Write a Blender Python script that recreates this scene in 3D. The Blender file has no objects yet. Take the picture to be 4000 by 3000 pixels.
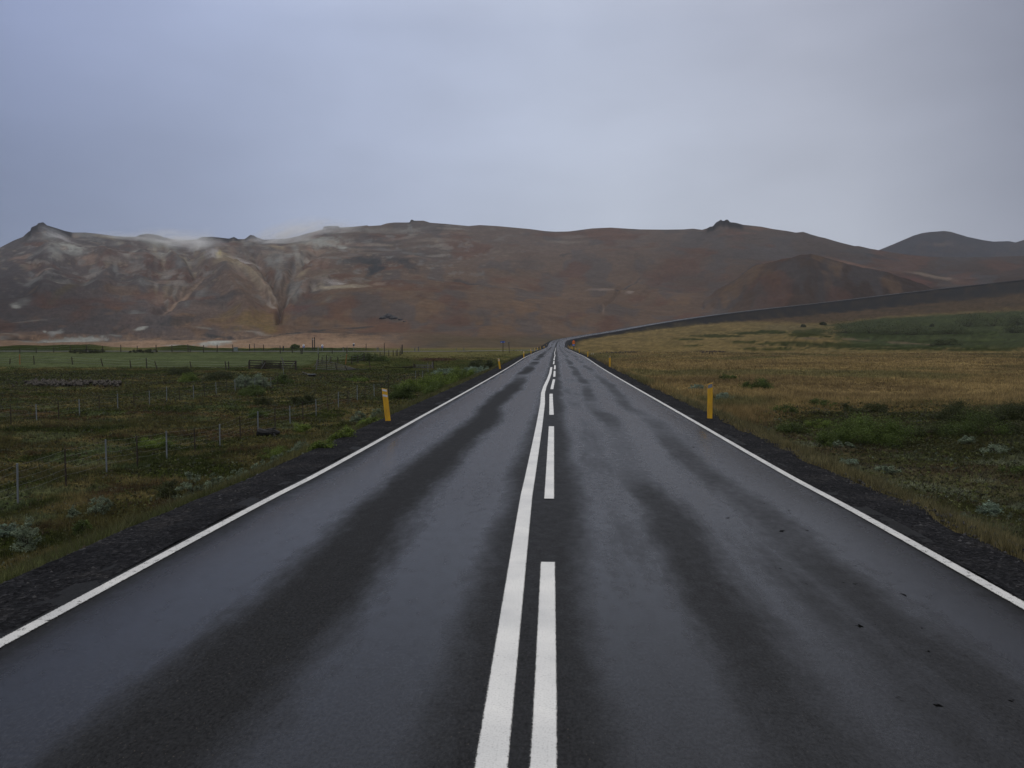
import bpy, math, random
import numpy as np
from mathutils import Vector, Matrix
random.seed(7)
RG = np.random.default_rng(11)
C = bpy.context.scene.collection
SC = bpy.context.scene
R = math.radians

# ------------------------------------------------------------------ camera
F, CX, CY = 3110.0, 2000.0, 1500.0          # focal length and centre in photograph pixels
CAM = Vector((0, 0, 1.85))
PITCH = math.atan(155 / F)
YAW = math.atan(172 / math.hypot(F, 155))
cd = bpy.data.cameras.new('camera')
cam = bpy.data.objects.new('camera', cd)
C.objects.link(cam)
cam.location = CAM
cam.rotation_euler = (math.pi / 2 - PITCH, 0, YAW)
cd.sensor_fit = 'HORIZONTAL'
cd.sensor_width = 36
cd.lens = 36 * F / 4000
cd.clip_start = 0.1
cd.clip_end = 20000
SC.camera = cam
_rot = np.array(cam.rotation_euler.to_matrix())

def ray(px, py):
    """photograph pixel -> (X/Y, (Z-H)/Y)"""
    d = _rot @ np.array([(px - CX) / F, -(py - CY) / F, -1.0])
    return d[0] / d[1], d[2] / d[1]

def project(X, Y, Z):
    P = np.stack([X, Y, Z - CAM.z], -1) @ _rot
    return CX + F * P[..., 0] / -P[..., 2], CY - F * P[..., 1] / -P[..., 2]

# ------------------------------------------------------------------ view, world, sun
SC.view_settings.view_transform = 'Standard'
SC.view_settings.look = 'None'
SC.view_settings.gamma = 1
SC.view_settings.exposure = 0.0
SC.render.engine = 'CYCLES'
try:
    SC.cycles.volume_step_rate = 4
    SC.cycles.volume_max_steps = 64
    SC.cycles.volume_bounces = 3
    SC.cycles.max_bounces = 6
except Exception:
    pass

SUN_EL, SUN_ROT = R(50), R(205)
w = bpy.data.worlds.new("World")
SC.world = w
w.use_nodes = True
nt = w.node_tree
nt.nodes.clear()

def N(t, typ, **kw):
    n = t.nodes.new(typ)
    for k, v in kw.items():
        if k.startswith('i_'):
            n.inputs[k[2:].replace('_', ' ')].default_value = v
        elif isinstance(k, str) and hasattr(n, k):
            setattr(n, k, v)
    return n

def ramp(t, stops, interp='LINEAR'):
    n = t.nodes.new('ShaderNodeValToRGB')
    cr = n.color_ramp
    cr.interpolation = interp
    while len(cr.elements) < len(stops):
        cr.elements.new(0.5)
    for e, (p, c) in zip(cr.elements, stops):
        e.position = p
        e.color = (*c, 1) if len(c) == 3 else c
    return n

def math_node(t, op, a, b=None, c=None, clamp=False):
    n = t.nodes.new('ShaderNodeMath')
    n.operation = op
    n.use_clamp = clamp
    for i, v in enumerate((a, b, c)):
        if v is None:
            continue
        if isinstance(v, (int, float)):
            n.inputs[i].default_value = v
        else:
            t.links.new(v, n.inputs[i])
    return n.outputs[0]

def mixc(t, f, a, b, mode='MIX'):
    n = t.nodes.new('ShaderNodeMix')
    n.data_type = 'RGBA'
    n.blend_type = mode
    for sock, v in ((n.inputs[0], f), (n.inputs[6], a), (n.inputs[7], b)):
        if isinstance(v, (int, float)):
            sock.default_value = v
        elif isinstance(v, tuple):
            sock.default_value = (*v, 1) if len(v) == 3 else v
        else:
            t.links.new(v, sock)
    return n.outputs[2]

def lin(r, g, b):
    return tuple(((v / 255 + .055) / 1.055) ** 2.4 if v > 10 else v / 255 / 12.92 for v in (r, g, b))

sky = nt.nodes.new('ShaderNodeTexSky')
sky.sky_type = 'NISHITA'
sky.sun_disc = False
sky.sun_elevation = SUN_EL
sky.sun_rotation = SUN_ROT
bg1 = nt.nodes.new('ShaderNodeBackground')
bg1.inputs[1].default_value = 0.08
nt.links.new(sky.outputs[0], bg1.inputs[0])
tc = nt.nodes.new('ShaderNodeTexCoord')
sep = nt.nodes.new('ShaderNodeSeparateXYZ')
nt.links.new(tc.outputs['Generated'], sep.inputs[0])
# cloud deck: blue rain side to the left, plain grey ahead, mauve to the right
az = math_node(nt, 'ARCTAN2', sep.outputs[0], sep.outputs[1])
azn = math_node(nt, 'MULTIPLY_ADD', az, 0.5 / R(45), 0.5, clamp=True)
hor = ramp(nt, [(0.0, lin(92, 104, 132)), (0.12, lin(106, 119, 148)), (0.25, lin(130, 142, 169)), (0.38, lin(164, 174, 196)),
                (0.55, lin(190, 198, 212)), (0.72, lin(184, 190, 203)), (0.84, lin(148, 152, 169)), (1.0, lin(112, 115, 132))])
nt.links.new(azn, hor.inputs[0])
upp = ramp(nt, [(0.0, lin(104, 118, 152)), (0.12, lin(140, 155, 196)), (0.3, lin(166, 180, 214)), (0.5, lin(178, 189, 215)),
                (0.68, lin(166, 172, 192)), (0.85, lin(126, 131, 150)), (1.0, lin(108, 112, 130))])
nt.links.new(azn, upp.inputs[0])
elf = math_node(nt, 'MULTIPLY', sep.outputs[2], 1 / 0.40, clamp=True)
skc0 = mixc(nt, elf, hor.outputs[0], upp.outputs[0])
zf_ = nt.nodes.new('ShaderNodeMapRange')
zf_.inputs['From Min'].default_value = 0.36
zf_.inputs['From Max'].default_value = 0.75
nt.links.new(sep.outputs[2], zf_.inputs[0])
skc = mixc(nt, zf_.outputs[0], skc0, (.47, .455, .43))
# soft cloud masses, stretched along the horizon
mp = nt.nodes.new('ShaderNodeMapping')
mp.inputs['Scale'].default_value = (1.0, 1.0, 2.6)
nt.links.new(tc.outputs['Generated'], mp.inputs[0])
n1 = nt.nodes.new('ShaderNodeTexNoise')
n1.inputs['Scale'].default_value = 2.6
n1.inputs['Detail'].default_value = 6.0
n1.inputs['Roughness'].default_value = 0.5
nt.links.new(mp.outputs[0], n1.inputs['Vector'])
cl = nt.nodes.new('ShaderNodeMapRange')
cl.inputs['From Min'].default_value = 0.3
cl.inputs['From Max'].default_value = 0.7
cl.inputs['To Min'].default_value = 0.93
cl.inputs['To Max'].default_value = 1.12
nt.links.new(n1.outputs[0], cl.inputs[0])
# overcast sky is brighter towards the zenith
zen = nt.nodes.new('ShaderNodeMapRange')
zen.inputs['From Min'].default_value = 0.36
zen.inputs['From Max'].default_value = 0.95
zen.inputs['To Min'].default_value = 1.0
zen.inputs['To Max'].default_value = 2.7
nt.links.new(sep.outputs[2], zen.inputs[0])
stg = math_node(nt, 'MULTIPLY', cl.outputs[0], zen.outputs[0])
bg2 = nt.nodes.new('ShaderNodeBackground')
hs = nt.nodes.new('ShaderNodeHueSaturation')
hs.inputs['Saturation'].default_value = 0.84
nt.links.new(skc, hs.inputs['Color'])
nt.links.new(hs.outputs[0], bg2.inputs[0])
nt.links.new(stg, bg2.inputs[1])
mxs = nt.nodes.new('ShaderNodeMixShader')
mxs.inputs[0].default_value = 0.93
nt.links.new(bg1.outputs[0], mxs.inputs[1])
nt.links.new(bg2.outputs[0], mxs.inputs[2])
wo = nt.nodes.new('ShaderNodeOutputWorld')
nt.links.new(mxs.outputs[0], wo.inputs[0])

sl = bpy.data.lights.new('sun', 'SUN')
sl.energy = 0.5
sl.angle = R(25)
sl.color = (1.0, 0.96, 0.9)
sun = bpy.data.objects.new('sun', sl)
C.objects.link(sun)
_sd = Vector((math.sin(SUN_ROT) * math.cos(SUN_EL), math.cos(SUN_ROT) * math.cos(SUN_EL), math.sin(SUN_EL)))
sun.rotation_euler = _sd.to_track_quat('Z', 'Y').to_euler()

# ------------------------------------------------------------------ helpers
def tag(o, label=None, cat=None, group=None, kind=None):
    if label: o['label'] = label
    if cat: o['category'] = cat
    if group: o['group'] = group
    if kind: o['kind'] = kind
    return o

def empty(name, loc, rz=0.0, label=None, cat=None, group=None):
    o = bpy.data.objects.new(name, None)
    o.empty_display_size = 0.2
    C.objects.link(o)
    o.location = loc
    o.rotation_euler = (0, 0, rz)
    return tag(o, label, cat, group)

def link_mesh(name, me, mat, parent=None):
    o = bpy.data.objects.new(name, me)
    C.objects.link(o)
    if mat: me.materials.append(mat)
    if parent: o.parent = parent
    return o

def mesh_np(name, V, Fc, mat, parent=None, col=None, uv=None, smooth=False):
    V = np.ascontiguousarray(V, dtype=np.float32)
    Fc = np.ascontiguousarray(Fc, dtype=np.int32)
    k = Fc.shape[1]
    me = bpy.data.meshes.new(name)
    me.vertices.add(len(V))
    me.vertices.foreach_set('co', V.ravel())
    me.loops.add(Fc.size)
    me.loops.foreach_set('vertex_index', Fc.ravel())
    me.polygons.add(len(Fc))
    me.polygons.foreach_set('loop_start', np.arange(0, Fc.size, k, dtype=np.int32))
    try:
        me.polygons.foreach_set('loop_total', np.full(len(Fc), k, dtype=np.int32))
    except Exception:
        pass
    if smooth:
        me.polygons.foreach_set('use_smooth', np.ones(len(Fc), dtype=bool))
    if col is not None:
        a = me.attributes.new('Col', 'FLOAT_COLOR', 'POINT')
        c4 = np.ones((len(V), 4), dtype=np.float32)
        c4[:, :3] = col
        a.data.foreach_set('color', c4.ravel())
    if uv is not None:
        u = me.uv_layers.new(name='UVMap')
        u.data.foreach_set('uv', np.ascontiguousarray(uv[Fc.ravel()], dtype=np.float32).ravel())
    me.update()
    me.validate()
    return link_mesh(name, me, mat, parent)

class MB:
    """collects simple solids and links them as ONE mesh"""
    def __init__(s): s.v, s.f = [], []
    def box(s, c, size, rot=None):
        hx, hy, hz = (q / 2 for q in size)
        P = [Vector((x, y, z)) for x in (-hx, hx) for y in (-hy, hy) for z in (-hz, hz)]
        if rot is not None: P = [rot @ p for p in P]
        b = len(s.v)
        s.v += [tuple(p + Vector(c)) for p in P]
        s.f += [tuple(b + i for i in q) for q in ((0, 1, 3, 2), (4, 6, 7, 5), (0, 4, 5, 1), (2, 3, 7, 6), (0, 2, 6, 4), (1, 5, 7, 3))]
        return s
    def bar(s, a, b_, wx, wz):
        """rectangular bar between two points"""
        a, b_ = Vector(a), Vector(b_)
        d = b_ - a
        q = d.to_track_quat('X', 'Z').to_matrix()
        return s.box((a + b_) / 2, (d.length, wx, wz), q)
    def cyl(s, a, b_, r0, r1=None, n=8, jit=0.0):
        a, b_ = Vector(a), Vector(b_)
        r1 = r0 if r1 is None else r1
        q = (b_ - a).to_track_quat('Z', 'X').to_matrix()
        b = len(s.v)
        for p, r in ((a, r0), (b_, r1)):
            for i in range(n):
                t = 2 * math.pi * i / n
                rr = r * (1 + random.uniform(-jit, jit))
                s.v.append(tuple(p + q @ Vector((rr * math.cos(t), rr * math.sin(t), 0))))
        s.f += [(b + i, b + (i + 1) % n, b + n + (i + 1) % n, b + n + i) for i in range(n)]
        s.f.append(tuple(b + i for i in reversed(range(n))))
        s.f.append(tuple(b + n + i for i in range(n)))
        return s
    def path(s, pts, r, n=5):
        for a, b_ in zip(pts[:-1], pts[1:]): s.cyl(a, b_, r, r, n)
        return s
    def prism(s, outline, y0, y1):
        """outline in (x, z), extruded in y"""
        b = len(s.v)
        m = len(outline)
        for y in (y0, y1):
            s.v += [(x, y, z) for x, z in outline]
        s.f.append(tuple(b + i for i in range(m)))
        s.f.append(tuple(b + m + i for i in reversed(range(m))))
        s.f += [(b + i, b + m + i, b + m + (i + 1) % m, b + (i + 1) % m) for i in range(m)]
        return s
    def build(s, name, mat, parent=None, bevel=0.0, smooth=False):
        me = bpy.data.meshes.new(name)
        me.from_pydata(s.v, [], s.f)
        me.update()
        o = link_mesh(name, me, mat, parent)
        if smooth:
            for p in me.polygons: p.use_smooth = True
        if bevel:
            m = o.modifiers.new('bevel', 'BEVEL')
            m.width = bevel
            m.segments = 2
            m.limit_method = 'ANGLE'
        return o

# value noise
_T = RG.random((256, 256))
def vn(x, y):
    xi = np.floor(x).astype(np.int64); yi = np.floor(y).astype(np.int64)
    fx = x - xi; fy = y - yi
    fx = fx * fx * (3 - 2 * fx); fy = fy * fy * (3 - 2 * fy)
    a = _T[xi & 255, yi & 255]; b = _T[(xi + 1) & 255, yi & 255]
    c = _T[xi & 255, (yi + 1) & 255]; d = _T[(xi + 1) & 255, (yi + 1) & 255]
    return (a * (1 - fx) + b * fx) * (1 - fy) + (c * (1 - fx) + d * fx) * fy
def fbm(x, y, o=4, g=0.5):
    s = 0; a = 1.0; t = 0; x = np.asarray(x, float); y = np.asarray(y, float)
    for i in range(o):
        s = s + a * vn(x + 37.7 * i, y + 91.3 * i); t += a
        x, y = (x * 0.8 + y * 0.6) * 2.03, (y * 0.8 - x * 0.6) * 2.03; a *= g
    return s / t
def sm(a, b, x):
    t = np.clip((x - a) / (b - a), 0, 1)
    return t * t * (3 - 2 * t)
def interp(x, pts):
    p = np.array(pts, float)
    return np.interp(x, p[:, 0], p[:, 1])

# ------------------------------------------------------------------ road alignment
ROADZ = [(-60, -.3), (0, 0), (12, 0), (20, .03), (40, .10), (60, .2), (88, .40), (127, .48), (180, .52), (240, .58), (285, .66), (291, .60), (300, .75)]
_far = [(2180, 1335, 345), (2200, 1327, 390), (2239, 1319, 430), (2307, 1307, 470), (2400, 1292.5, 510), (2600, 1257.5, 570), (2800, 1228.6, 620),
        (3000, 1205, 665), (3200, 1183, 700), (3600, 1136, 750), (4000, 1092, 778), (4400, 1050, 790), (4900, 1010, 800)]
_ctrl = [(0.0, y, z) for y, z in ROADZ]
for px, py, Y in _far:
    u, e = ray(px, py)
    _ctrl.append((u * Y, Y, 1.85 + e * Y))
_ctrl = np.array(_ctrl)
def catmull(P, step):
    out = []
    Q = np.vstack([2 * P[0] - P[1], P, 2 * P[-1] - P[-2]])
    for i in range(1, len(Q) - 2):
        p0, p1, p2, p3 = Q[i - 1:i + 3]
        n = max(1, int(np.linalg.norm(p2 - p1) / step))
        for k in range(n):
            t = k / n
            out.append(0.5 * ((2 * p1) + (p2 - p0) * t + (2 * p0 - 5 * p1 + 4 * p2 - p3) * t * t + (3 * p1 - p0 - 3 * p2 + p3) * t ** 3))
    out.append(P[-1])
    return np.array(out)
_zr_y = np.linspace(-60, 300, 721)
_rz = catmull(np.array([(a, a, b) for a, b in ROADZ], float), 0.5)
def zroad(Y):
    return np.interp(Y, _rz[:, 1], _rz[:, 2])
_farpts = catmull(_ctrl[-len(_far) - 2:], 4.0)
_st = np.arange(-40, 296, 1.0)
PATH = np.vstack([np.stack([0 * _st, _st, zroad(_st)], 1), _farpts[_farpts[:, 1] > 298]])
_k = np.ones(9) / 9
def _smooth(a, n):
    b = a.copy()
    for _ in range(n):
        b[1:-1] = (b[:-2] + b[1:-1] * 2 + b[2:]) / 4
    return b
_i0 = len(_st) - 3
PATH[_i0 + 4:] = _smooth(PATH[_i0 + 4:], 6)
FP = PATH[_i0:]

def far_dist(X, Y):
    """distance and height of nearest point on the far curved road"""
    A = FP[:-1, :2]; B = FP[1:, :2]; D = B - A; L2 = (D ** 2).sum(1)
    best = np.full(X.shape, 1e9); z = np.zeros(X.shape)
    for i in range(0, len(A)):
        t = np.clip(((X - A[i, 0]) * D[i, 0] + (Y - A[i, 1]) * D[i, 1]) / L2[i], 0, 1)
        d = np.hypot(X - A[i, 0] - t * D[i, 0], Y - A[i, 1] - t * D[i, 1])
        m = d < best
        best = np.where(m, d, best)
        z = np.where(m, FP[i, 2] + t * (FP[i + 1, 2] - FP[i, 2]), z)
    return best, z

_U = np.array([ray(p, 1345)[0] for p in range(2180, 4900, 20)])
_pu = FP[:, 0] / FP[:, 1]
_ord = np.argsort(_pu)
_YRU = np.interp(_U, _pu[_ord], FP[_ord, 1]); _ZRU = np.interp(_U, _pu[_ord], FP[_ord, 2])
DROP = [(-1, .6), (0, .6), (.07, 1.8), (.2, 5), (.35, 8), (.6, 9.5), (1.2, 9.5)]
SIDE_Y = 190.0

def nat(X, Y):
    """natural terrain before the roads are cut into it"""
    X = np.asarray(X, float); Y = np.asarray(Y, float)
    Ys = np.maximum(Y, 1.0)
    u = X / Ys
    hum = (fbm(X / 2.3, Y / 2.3, 3) - .5) * .28 + (fbm(X / 11, Y / 11, 2) - .5) * .5
    # left
    zl = -2.3 + 1.9 * sm(125, 190, Y) + 0.45 * sm(188, 205, Y)
    pxx, _ = project(u * 240, 0 * Y + 240.0, 0 * Y + 1.85)
    mound = interp(pxx, [(-900, 1350), (0, 1353), (80, 1348), (180, 1351), (354, 1345), (470, 1359), (578, 1359), (650, 1352), (716, 1346), (770, 1352), (830, 1361),
                         (945, 1368), (1300, 1371), (1700, 1374), (2172, 1374), (5000, 1374)])
    mz = 1.85 - (mound - 1345) / 3110 * 240
    zl = zl + np.maximum(0, mz - .05) * np.exp(-((Y - 240) / 26) ** 2) * (u < -.1)
    zl = zl + .9 * np.exp(-((Y - 206) / 6) ** 2) * sm(-.17, -.24, u)
    # right
    Yr = np.interp(u, _U, _YRU); Zr = np.interp(u, _U, _ZRU) - interp(u, DROP)
    t = np.clip((Y - 40) / (Yr - 40), 0, None)
    zr_ = -1.2 + (Zr + 1.2) * np.minimum(t, 1.0) ** 2.8
    # low dunes in front of the green field
    bump = np.exp(-((u - .30) / .045) ** 2 - ((Y - 330) / 30) ** 2) * 3.4 + (fbm(X / 34 + 3, Y / 15 + 2, 3) - .42) * 4.2 * sm(190, 240, Y) * sm(480, 380, Y) * sm(8, 40, X - .05 * (Y - 200))
    zr_ = zr_ + bump
    zr_ = np.where(t > 1, Zr - .03 * (Y - Yr), zr_)
    s = sm(-2, 4, X) * (Y < 260) + (Y >= 260) * sm(-.03, .02, u)
    z = zl * (1 - s) + zr_ * s
    far = sm(120, 500, Y)
    return z + hum * (1 - .6 * far) * (1 + 1.5 * far * 0)

def ground(X, Y, full=False):
    X = np.asarray(X, float); Y = np.asarray(Y, float)
    z = nat(X, Y)
    d = np.abs(X); zr = zroad(Y)
    use = (Y < 296)
    fd, fz = (np.full(X.shape, 1e9), np.zeros(X.shape))
    m = (Y > 280) & (X > -60)
    if m.any():
        a, b = far_dist(X[m], Y[m])
        fd = fd.copy(); fz = fz.copy()
        fd[m] = a; fz[m] = b
    d = np.where(use, np.minimum(d, fd), fd)
    zr = np.where(use, zr, fz)
    s = np.maximum(0, d - 4.25) / np.where(use, 2.4, 1.9)
    base = zr - np.where(use, .07, .16)
    zz = np.clip(z, base - s, base + s * 1.3)
    bank = np.where((~use) & (d < 60), sm(1.6, -.6, z - (base - s)) * sm(45, 20, d), 0.0)
    # side road on the left
    ds = np.abs(Y - SIDE_Y)
    mside = X < 3
    ss = np.maximum(0, ds - 4.0 - 6.5 * sm(-16, -4, X)) / 4.0
    zb = .2 + .25 * sm(-30, -4, X)
    zz2 = np.clip(zz, zb - .06 - ss, zb - .06 + ss)
    zz = np.where(mside & (ds < 30), zz2, zz)
    if full:
        return zz, d, bank, z
    return zz

def g1(x, y):
    return float(ground(np.array([x]), np.array([y]))[0])

_YS = np.geomspace(5, 900, 4000)
def ground_at(px, py):
    u, e = ray(px, py)
    z = ground(u * _YS, _YS)
    zl = 1.85 + e * _YS
    i = int(np.argmax(zl <= z))
    if i == 0: i = len(_YS) - 1
    Y = _YS[i]
    return Vector((u * Y, Y, g1(u * Y, Y)))

# ------------------------------------------------------------------ ground colours (albedo)
def lerp(a, b, t):
    t = np.asarray(t)[..., None]
    return a * (1 - t) + np.asarray(b, float) * t

def gcol(X, Y, bank=None):
    X = np.asarray(X, float); Y = np.asarray(Y, float)
    u = X / np.maximum(Y, 1)
    # frequencies fall with distance so that patches stay readable
    n1_ = fbm(X / 5.5, Y / 4.0, 4); n2 = fbm(X / 1.7 + 50, Y / 1.2, 3); n3 = fbm(X / 22 + 9, Y / 14, 3); n4 = fbm(X / .45, Y / .45 + 33, 2)
    # left meadow
    L = np.zeros(X.shape + (3,)) + np.array((.060, .052, .024))
    L = lerp(L, (.030, .036, .012), sm(.46, .60, n1_))
    L = lerp(L, (.115, .088, .048), sm(.55, .70, n2) * .75)
    L = lerp(L, (.052, .032, .022), sm(.60, .70, fbm(X / 3 + 200, Y / 2.2, 3)) * .8)
    L = lerp(L, (.075, .090, .055), sm(.62, .72, fbm(X / 2.0 + 77, Y / 1.5 + 8, 3)) * .6)
    L = lerp(L, (.030, .036, .014), sm(60, 95, Y) * sm(.40, .55, n3) * .8)
    verge = sm(-7.5, -5.0, X + (n2 - .5) * 3)
    L = lerp(L, (.075, .078, .034), verge * .5)
    # pale mown field
    ub = -.335 + (Y - 139) / 46 * .12
    pf = sm(134, 139, Y + (n1_ - .5) * 8) * sm(187, 184, Y) * sm(.012, -.012, u - ub + (n1_ - .5) * .06)
    L = lerp(L, (.062, .072, .042), pf)
    L = L * (1 + ((fbm(X / 14, Y / 2.5, 3) - .5) * .5 * pf)[..., None])
    # beyond the field
    b = sm(186, 190, Y)
    L = lerp(L, (.024, .030, .011), b * (1 - .25 * sm(.4, .6, n1_)))
    pale = np.exp(-((u + .55) / .035) ** 2) * b
    L = lerp(L, (.13, .115, .06), pale * .6)
    rg = sm(-.27, -.20, u)          # towards the junction: dry grass
    L = lerp(L, np.array((.105, .092, .048)), rg * sm(160, 180, Y) * .85)
    hth = sm(.035, .0, np.abs(u + .150)) * sm(9, 2, np.abs(Y - 160 - 60 * (u + .15)))
    L = lerp(L, (.036, .021, .017), np.clip(hth * 1.6, 0, 1))
    pl = sm(275, 320, Y)
    L = lerp(L, (.225, .150, .100), pl * sm(-.20, -.30, u))
    L = lerp(L, (.115, .085, .055), pl * sm(-.32, -.2, u))
    # right side
    Rr = np.zeros(X.shape + (3,)) + np.array((.078, .074, .042))
    Rr = lerp(Rr, (.032, .036, .014), sm(.47, .60, n1_) * .9)
    Rr = lerp(Rr, (.105, .120, .092), sm(.58, .70, n2) * .65)
    Rr = lerp(Rr, (.045, .032, .022), sm(.58, .68, fbm(X / 2.6 + 20, Y / 1.6, 3)) * .7)
    dk = sm(21, 24, Y + (n1_ - .5) * 4) * sm(8.5, 12, X + (n1_ - .5) * 5)
    Rr = lerp(Rr, (.026, .028, .011), dk * .75)
    vg = sm(7.5, 5.0, X + (n2 - .5) * 3.0)
    Rr = lerp(Rr, (.115, .095, .050), vg * .75)
    tan = sm(36, 41, Y + (n1_ - .5) * 9 + sm(12, 5, X) * 12)
    T = np.zeros(X.shape + (3,)) + np.array((.165, .122, .058))
    T = lerp(T, (.105, .076, .040), sm(.50, .66, fbm(X / 8, Y / 8.0, 4)) * .75)
    T = lerp(T, (.235, .175, .085), sm(.55, .7, fbm(X / 6 + 5, Y / 6 + 70, 3)) * .6)
    T = lerp(T, (.070, .075, .034), sm(.56, .68, fbm(X / 15 + 55, Y / 14 + 7, 3)) * .6)
    T = lerp(T, (.060, .045, .035), sm(.010, .0, np.abs(fbm(X / 30, Y / 6 + 3, 3) - .5)) * .55 * sm(70, 100, Y))
    T = lerp(T, (.095, .100, .048), sm(.11, .03, u) * sm(100, 180, Y) * .75)
    Rr = lerp(Rr, T, tan)
    # green field at the far right
    gy = sm(222, 236, Y + (n3 - .5) * 30)
    g_ = gy * sm(.30, .38, u + (n3 - .5) * .3 + .00025 * (Y - 300))
    T2 = lerp(np.zeros(X.shape + (3,)) + np.array((.150, .112, .052)), (.036, .046, .016), sm(.47, .57, fbm(X / 60, Y / 9 + 70, 4)) * sm(.06, .2, u))
    Rr = lerp(Rr, T2, gy)
    Rr = lerp(Rr, (.026, .046, .019), g_)
    Rr = lerp(Rr, (.020, .030, .013), g_ * sm(.50, .60, fbm(X / 40, Y / 16, 3)) * .7)
    br = sm(.016, .030, (nat(X, Y) - 1.85) / np.maximum(Y, 1) + (n3 - .5) * .006 - .012 * sm(.25, .5, u)) * sm(300, 350, Y)
    Rr = lerp(Rr, (.088, .062, .042), br)
    Rr = lerp(Rr, (.105, .080, .052), br * sm(.5, .65, n3) * .5)
    s = sm(-1, 1, X)
    c = L * (1 - s[..., None]) + Rr * s[..., None]
    c = c * (np.where(Y < 300, 1.0, 1.0) * np.where((X < 0) & (Y < 130), .85, 1.0))[..., None] * np.where((X < 0)[..., None], np.array((.98, 1.04, .84)), np.array((.97, .97, .87)))
    return np.clip(c * (.80 + .4 * n4)[..., None] * (.72 + .56 * n2)[..., None], 0, 1)

# ------------------------------------------------------------------ materials
def new_mat(name):
    m = bpy.data.materials.new(name)
    m.use_nodes = True
    t = m.node_tree
    b = t.nodes['Principled BSDF']
    return m, t, b

def simple(name, col, rough=.7, spec=.3, var=.25, scale=20.0, metal=0.0, bump=0.0, col2=None, stretch=(1, 1, 1)):
    m, t, b = new_mat(name)
    co = t.nodes.new('ShaderNodeTexCoord')
    mpn = t.nodes.new('ShaderNodeMapping')
    mpn.inputs['Scale'].default_value = stretch
    t.links.new(co.outputs['Object'], mpn.inputs[0])
    n = t.nodes.new('ShaderNodeTexNoise')
    n.inputs['Scale'].default_value = scale
    n.inputs['Detail'].default_value = 6
    n.inputs['Roughness'].default_value = .6
    t.links.new(mpn.outputs[0], n.inputs['Vector'])
    c2 = col2 or tuple(v * (1 - var) for v in col)
    c1 = col if col2 else tuple(min(1, v * (1 + var)) for v in col)
    r = ramp(t, [(.35, c2), (.65, c1)])
    t.links.new(n.outputs[0], r.inputs[0])
    t.links.new(r.outputs[0], b.inputs['Base Color'])
    b.inputs['Roughness'].default_value = rough
    b.inputs['Specular IOR Level'].default_value = spec
    b.inputs['Metallic'].default_value = metal
    if bump:
        bp = t.nodes.new('ShaderNodeBump')
        bp.inputs['Strength'].default_value = bump
        bp.inputs['Distance'].default_value = .01
        t.links.new(n.outputs[0], bp.inputs['Height'])
        t.links.new(bp.outputs[0], b.inputs['Normal'])
    return m

def vcol_mat(name, rough=.9, spec=.15, nscale=None, namp=.3, bump=0, bscale=3.0, transl=0.0):
    m, t, b = new_mat(name)
    a = t.nodes.new('ShaderNodeAttribute')
    a.attribute_name = 'Col'
    c = a.outputs['Color']
    co = t.nodes.new('ShaderNodeTexCoord')
    for s in (nscale or []):
        n = t.nodes.new('ShaderNodeTexNoise')
        n.inputs['Scale'].default_value = s
        n.inputs['Detail'].default_value = 5
        n.inputs['Roughness'].default_value = .65
        t.links.new(co.outputs['Object'], n.inputs['Vector'])
        r = ramp(t, [(.3, (1 - namp,) * 3), (.7, (1 + namp,) * 3)])
        mr = t.nodes.new('ShaderNodeMapRange')
        mr.inputs[1].default_value = .3; mr.inputs[2].default_value = .7
        mr.inputs[3].default_value = 1 - namp; mr.inputs[4].default_value = 1 + namp
        t.links.new(n.outputs[0], mr.inputs[0])
        t.nodes.remove(r)
        c = mixc(t, 1.0, c, mr.outputs[0], 'MULTIPLY')
    t.links.new(c, b.inputs['Base Color'])
    b.inputs['Roughness'].default_value = rough
    b.inputs['Specular IOR Level'].default_value = spec
    if bump:
        n = t.nodes.new('ShaderNodeTexNoise')
        n.inputs['Scale'].default_value = bscale
        n.inputs['Detail'].default_value = 8
        n.inputs['Roughness'].default_value = .7
        t.links.new(co.outputs['Object'], n.inputs['Vector'])
        bp = t.nodes.new('ShaderNodeBump')
        bp.inputs['Strength'].default_value = 1.0
        bp.inputs['Distance'].default_value = bump
        t.links.new(n.outputs[0], bp.inputs['Height'])
        t.links.new(bp.outputs[0], b.inputs['Normal'])
    return m

M_GROUND = vcol_mat('meadow_ground', spec=0.0, nscale=(6.0, 28.0), namp=.4, bump=.06, bscale=5.0)
M_MOUNT = vcol_mat('mountain_rock', spec=0.0, nscale=(.12, .03), namp=.12, bump=1.2, bscale=.06)
def leafy(m, k):
    t = m.node_tree; b = t.nodes['Principled BSDF']; o = t.nodes['Material Output']
    tr = t.nodes.new('ShaderNodeBsdfTranslucent'); ms = t.nodes.new('ShaderNodeMixShader')
    a = [n for n in t.nodes if n.type == 'ATTRIBUTE'][0]
    t.links.new(a.outputs['Color'], tr.inputs[0])
    ms.inputs[0].default_value = k
    t.links.new(b.outputs[0], ms.inputs[1]); t.links.new(tr.outputs[0], ms.inputs[2]); t.links.new(ms.outputs[0], o.inputs[0])
    return m
M_GRASS = leafy(vcol_mat('grass_blades', rough=.75, spec=.25), .45)
M_LEAF = leafy(vcol_mat('shrub_leaves', rough=.65, spec=.3), .35)
M_GRAVEL = None

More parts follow.
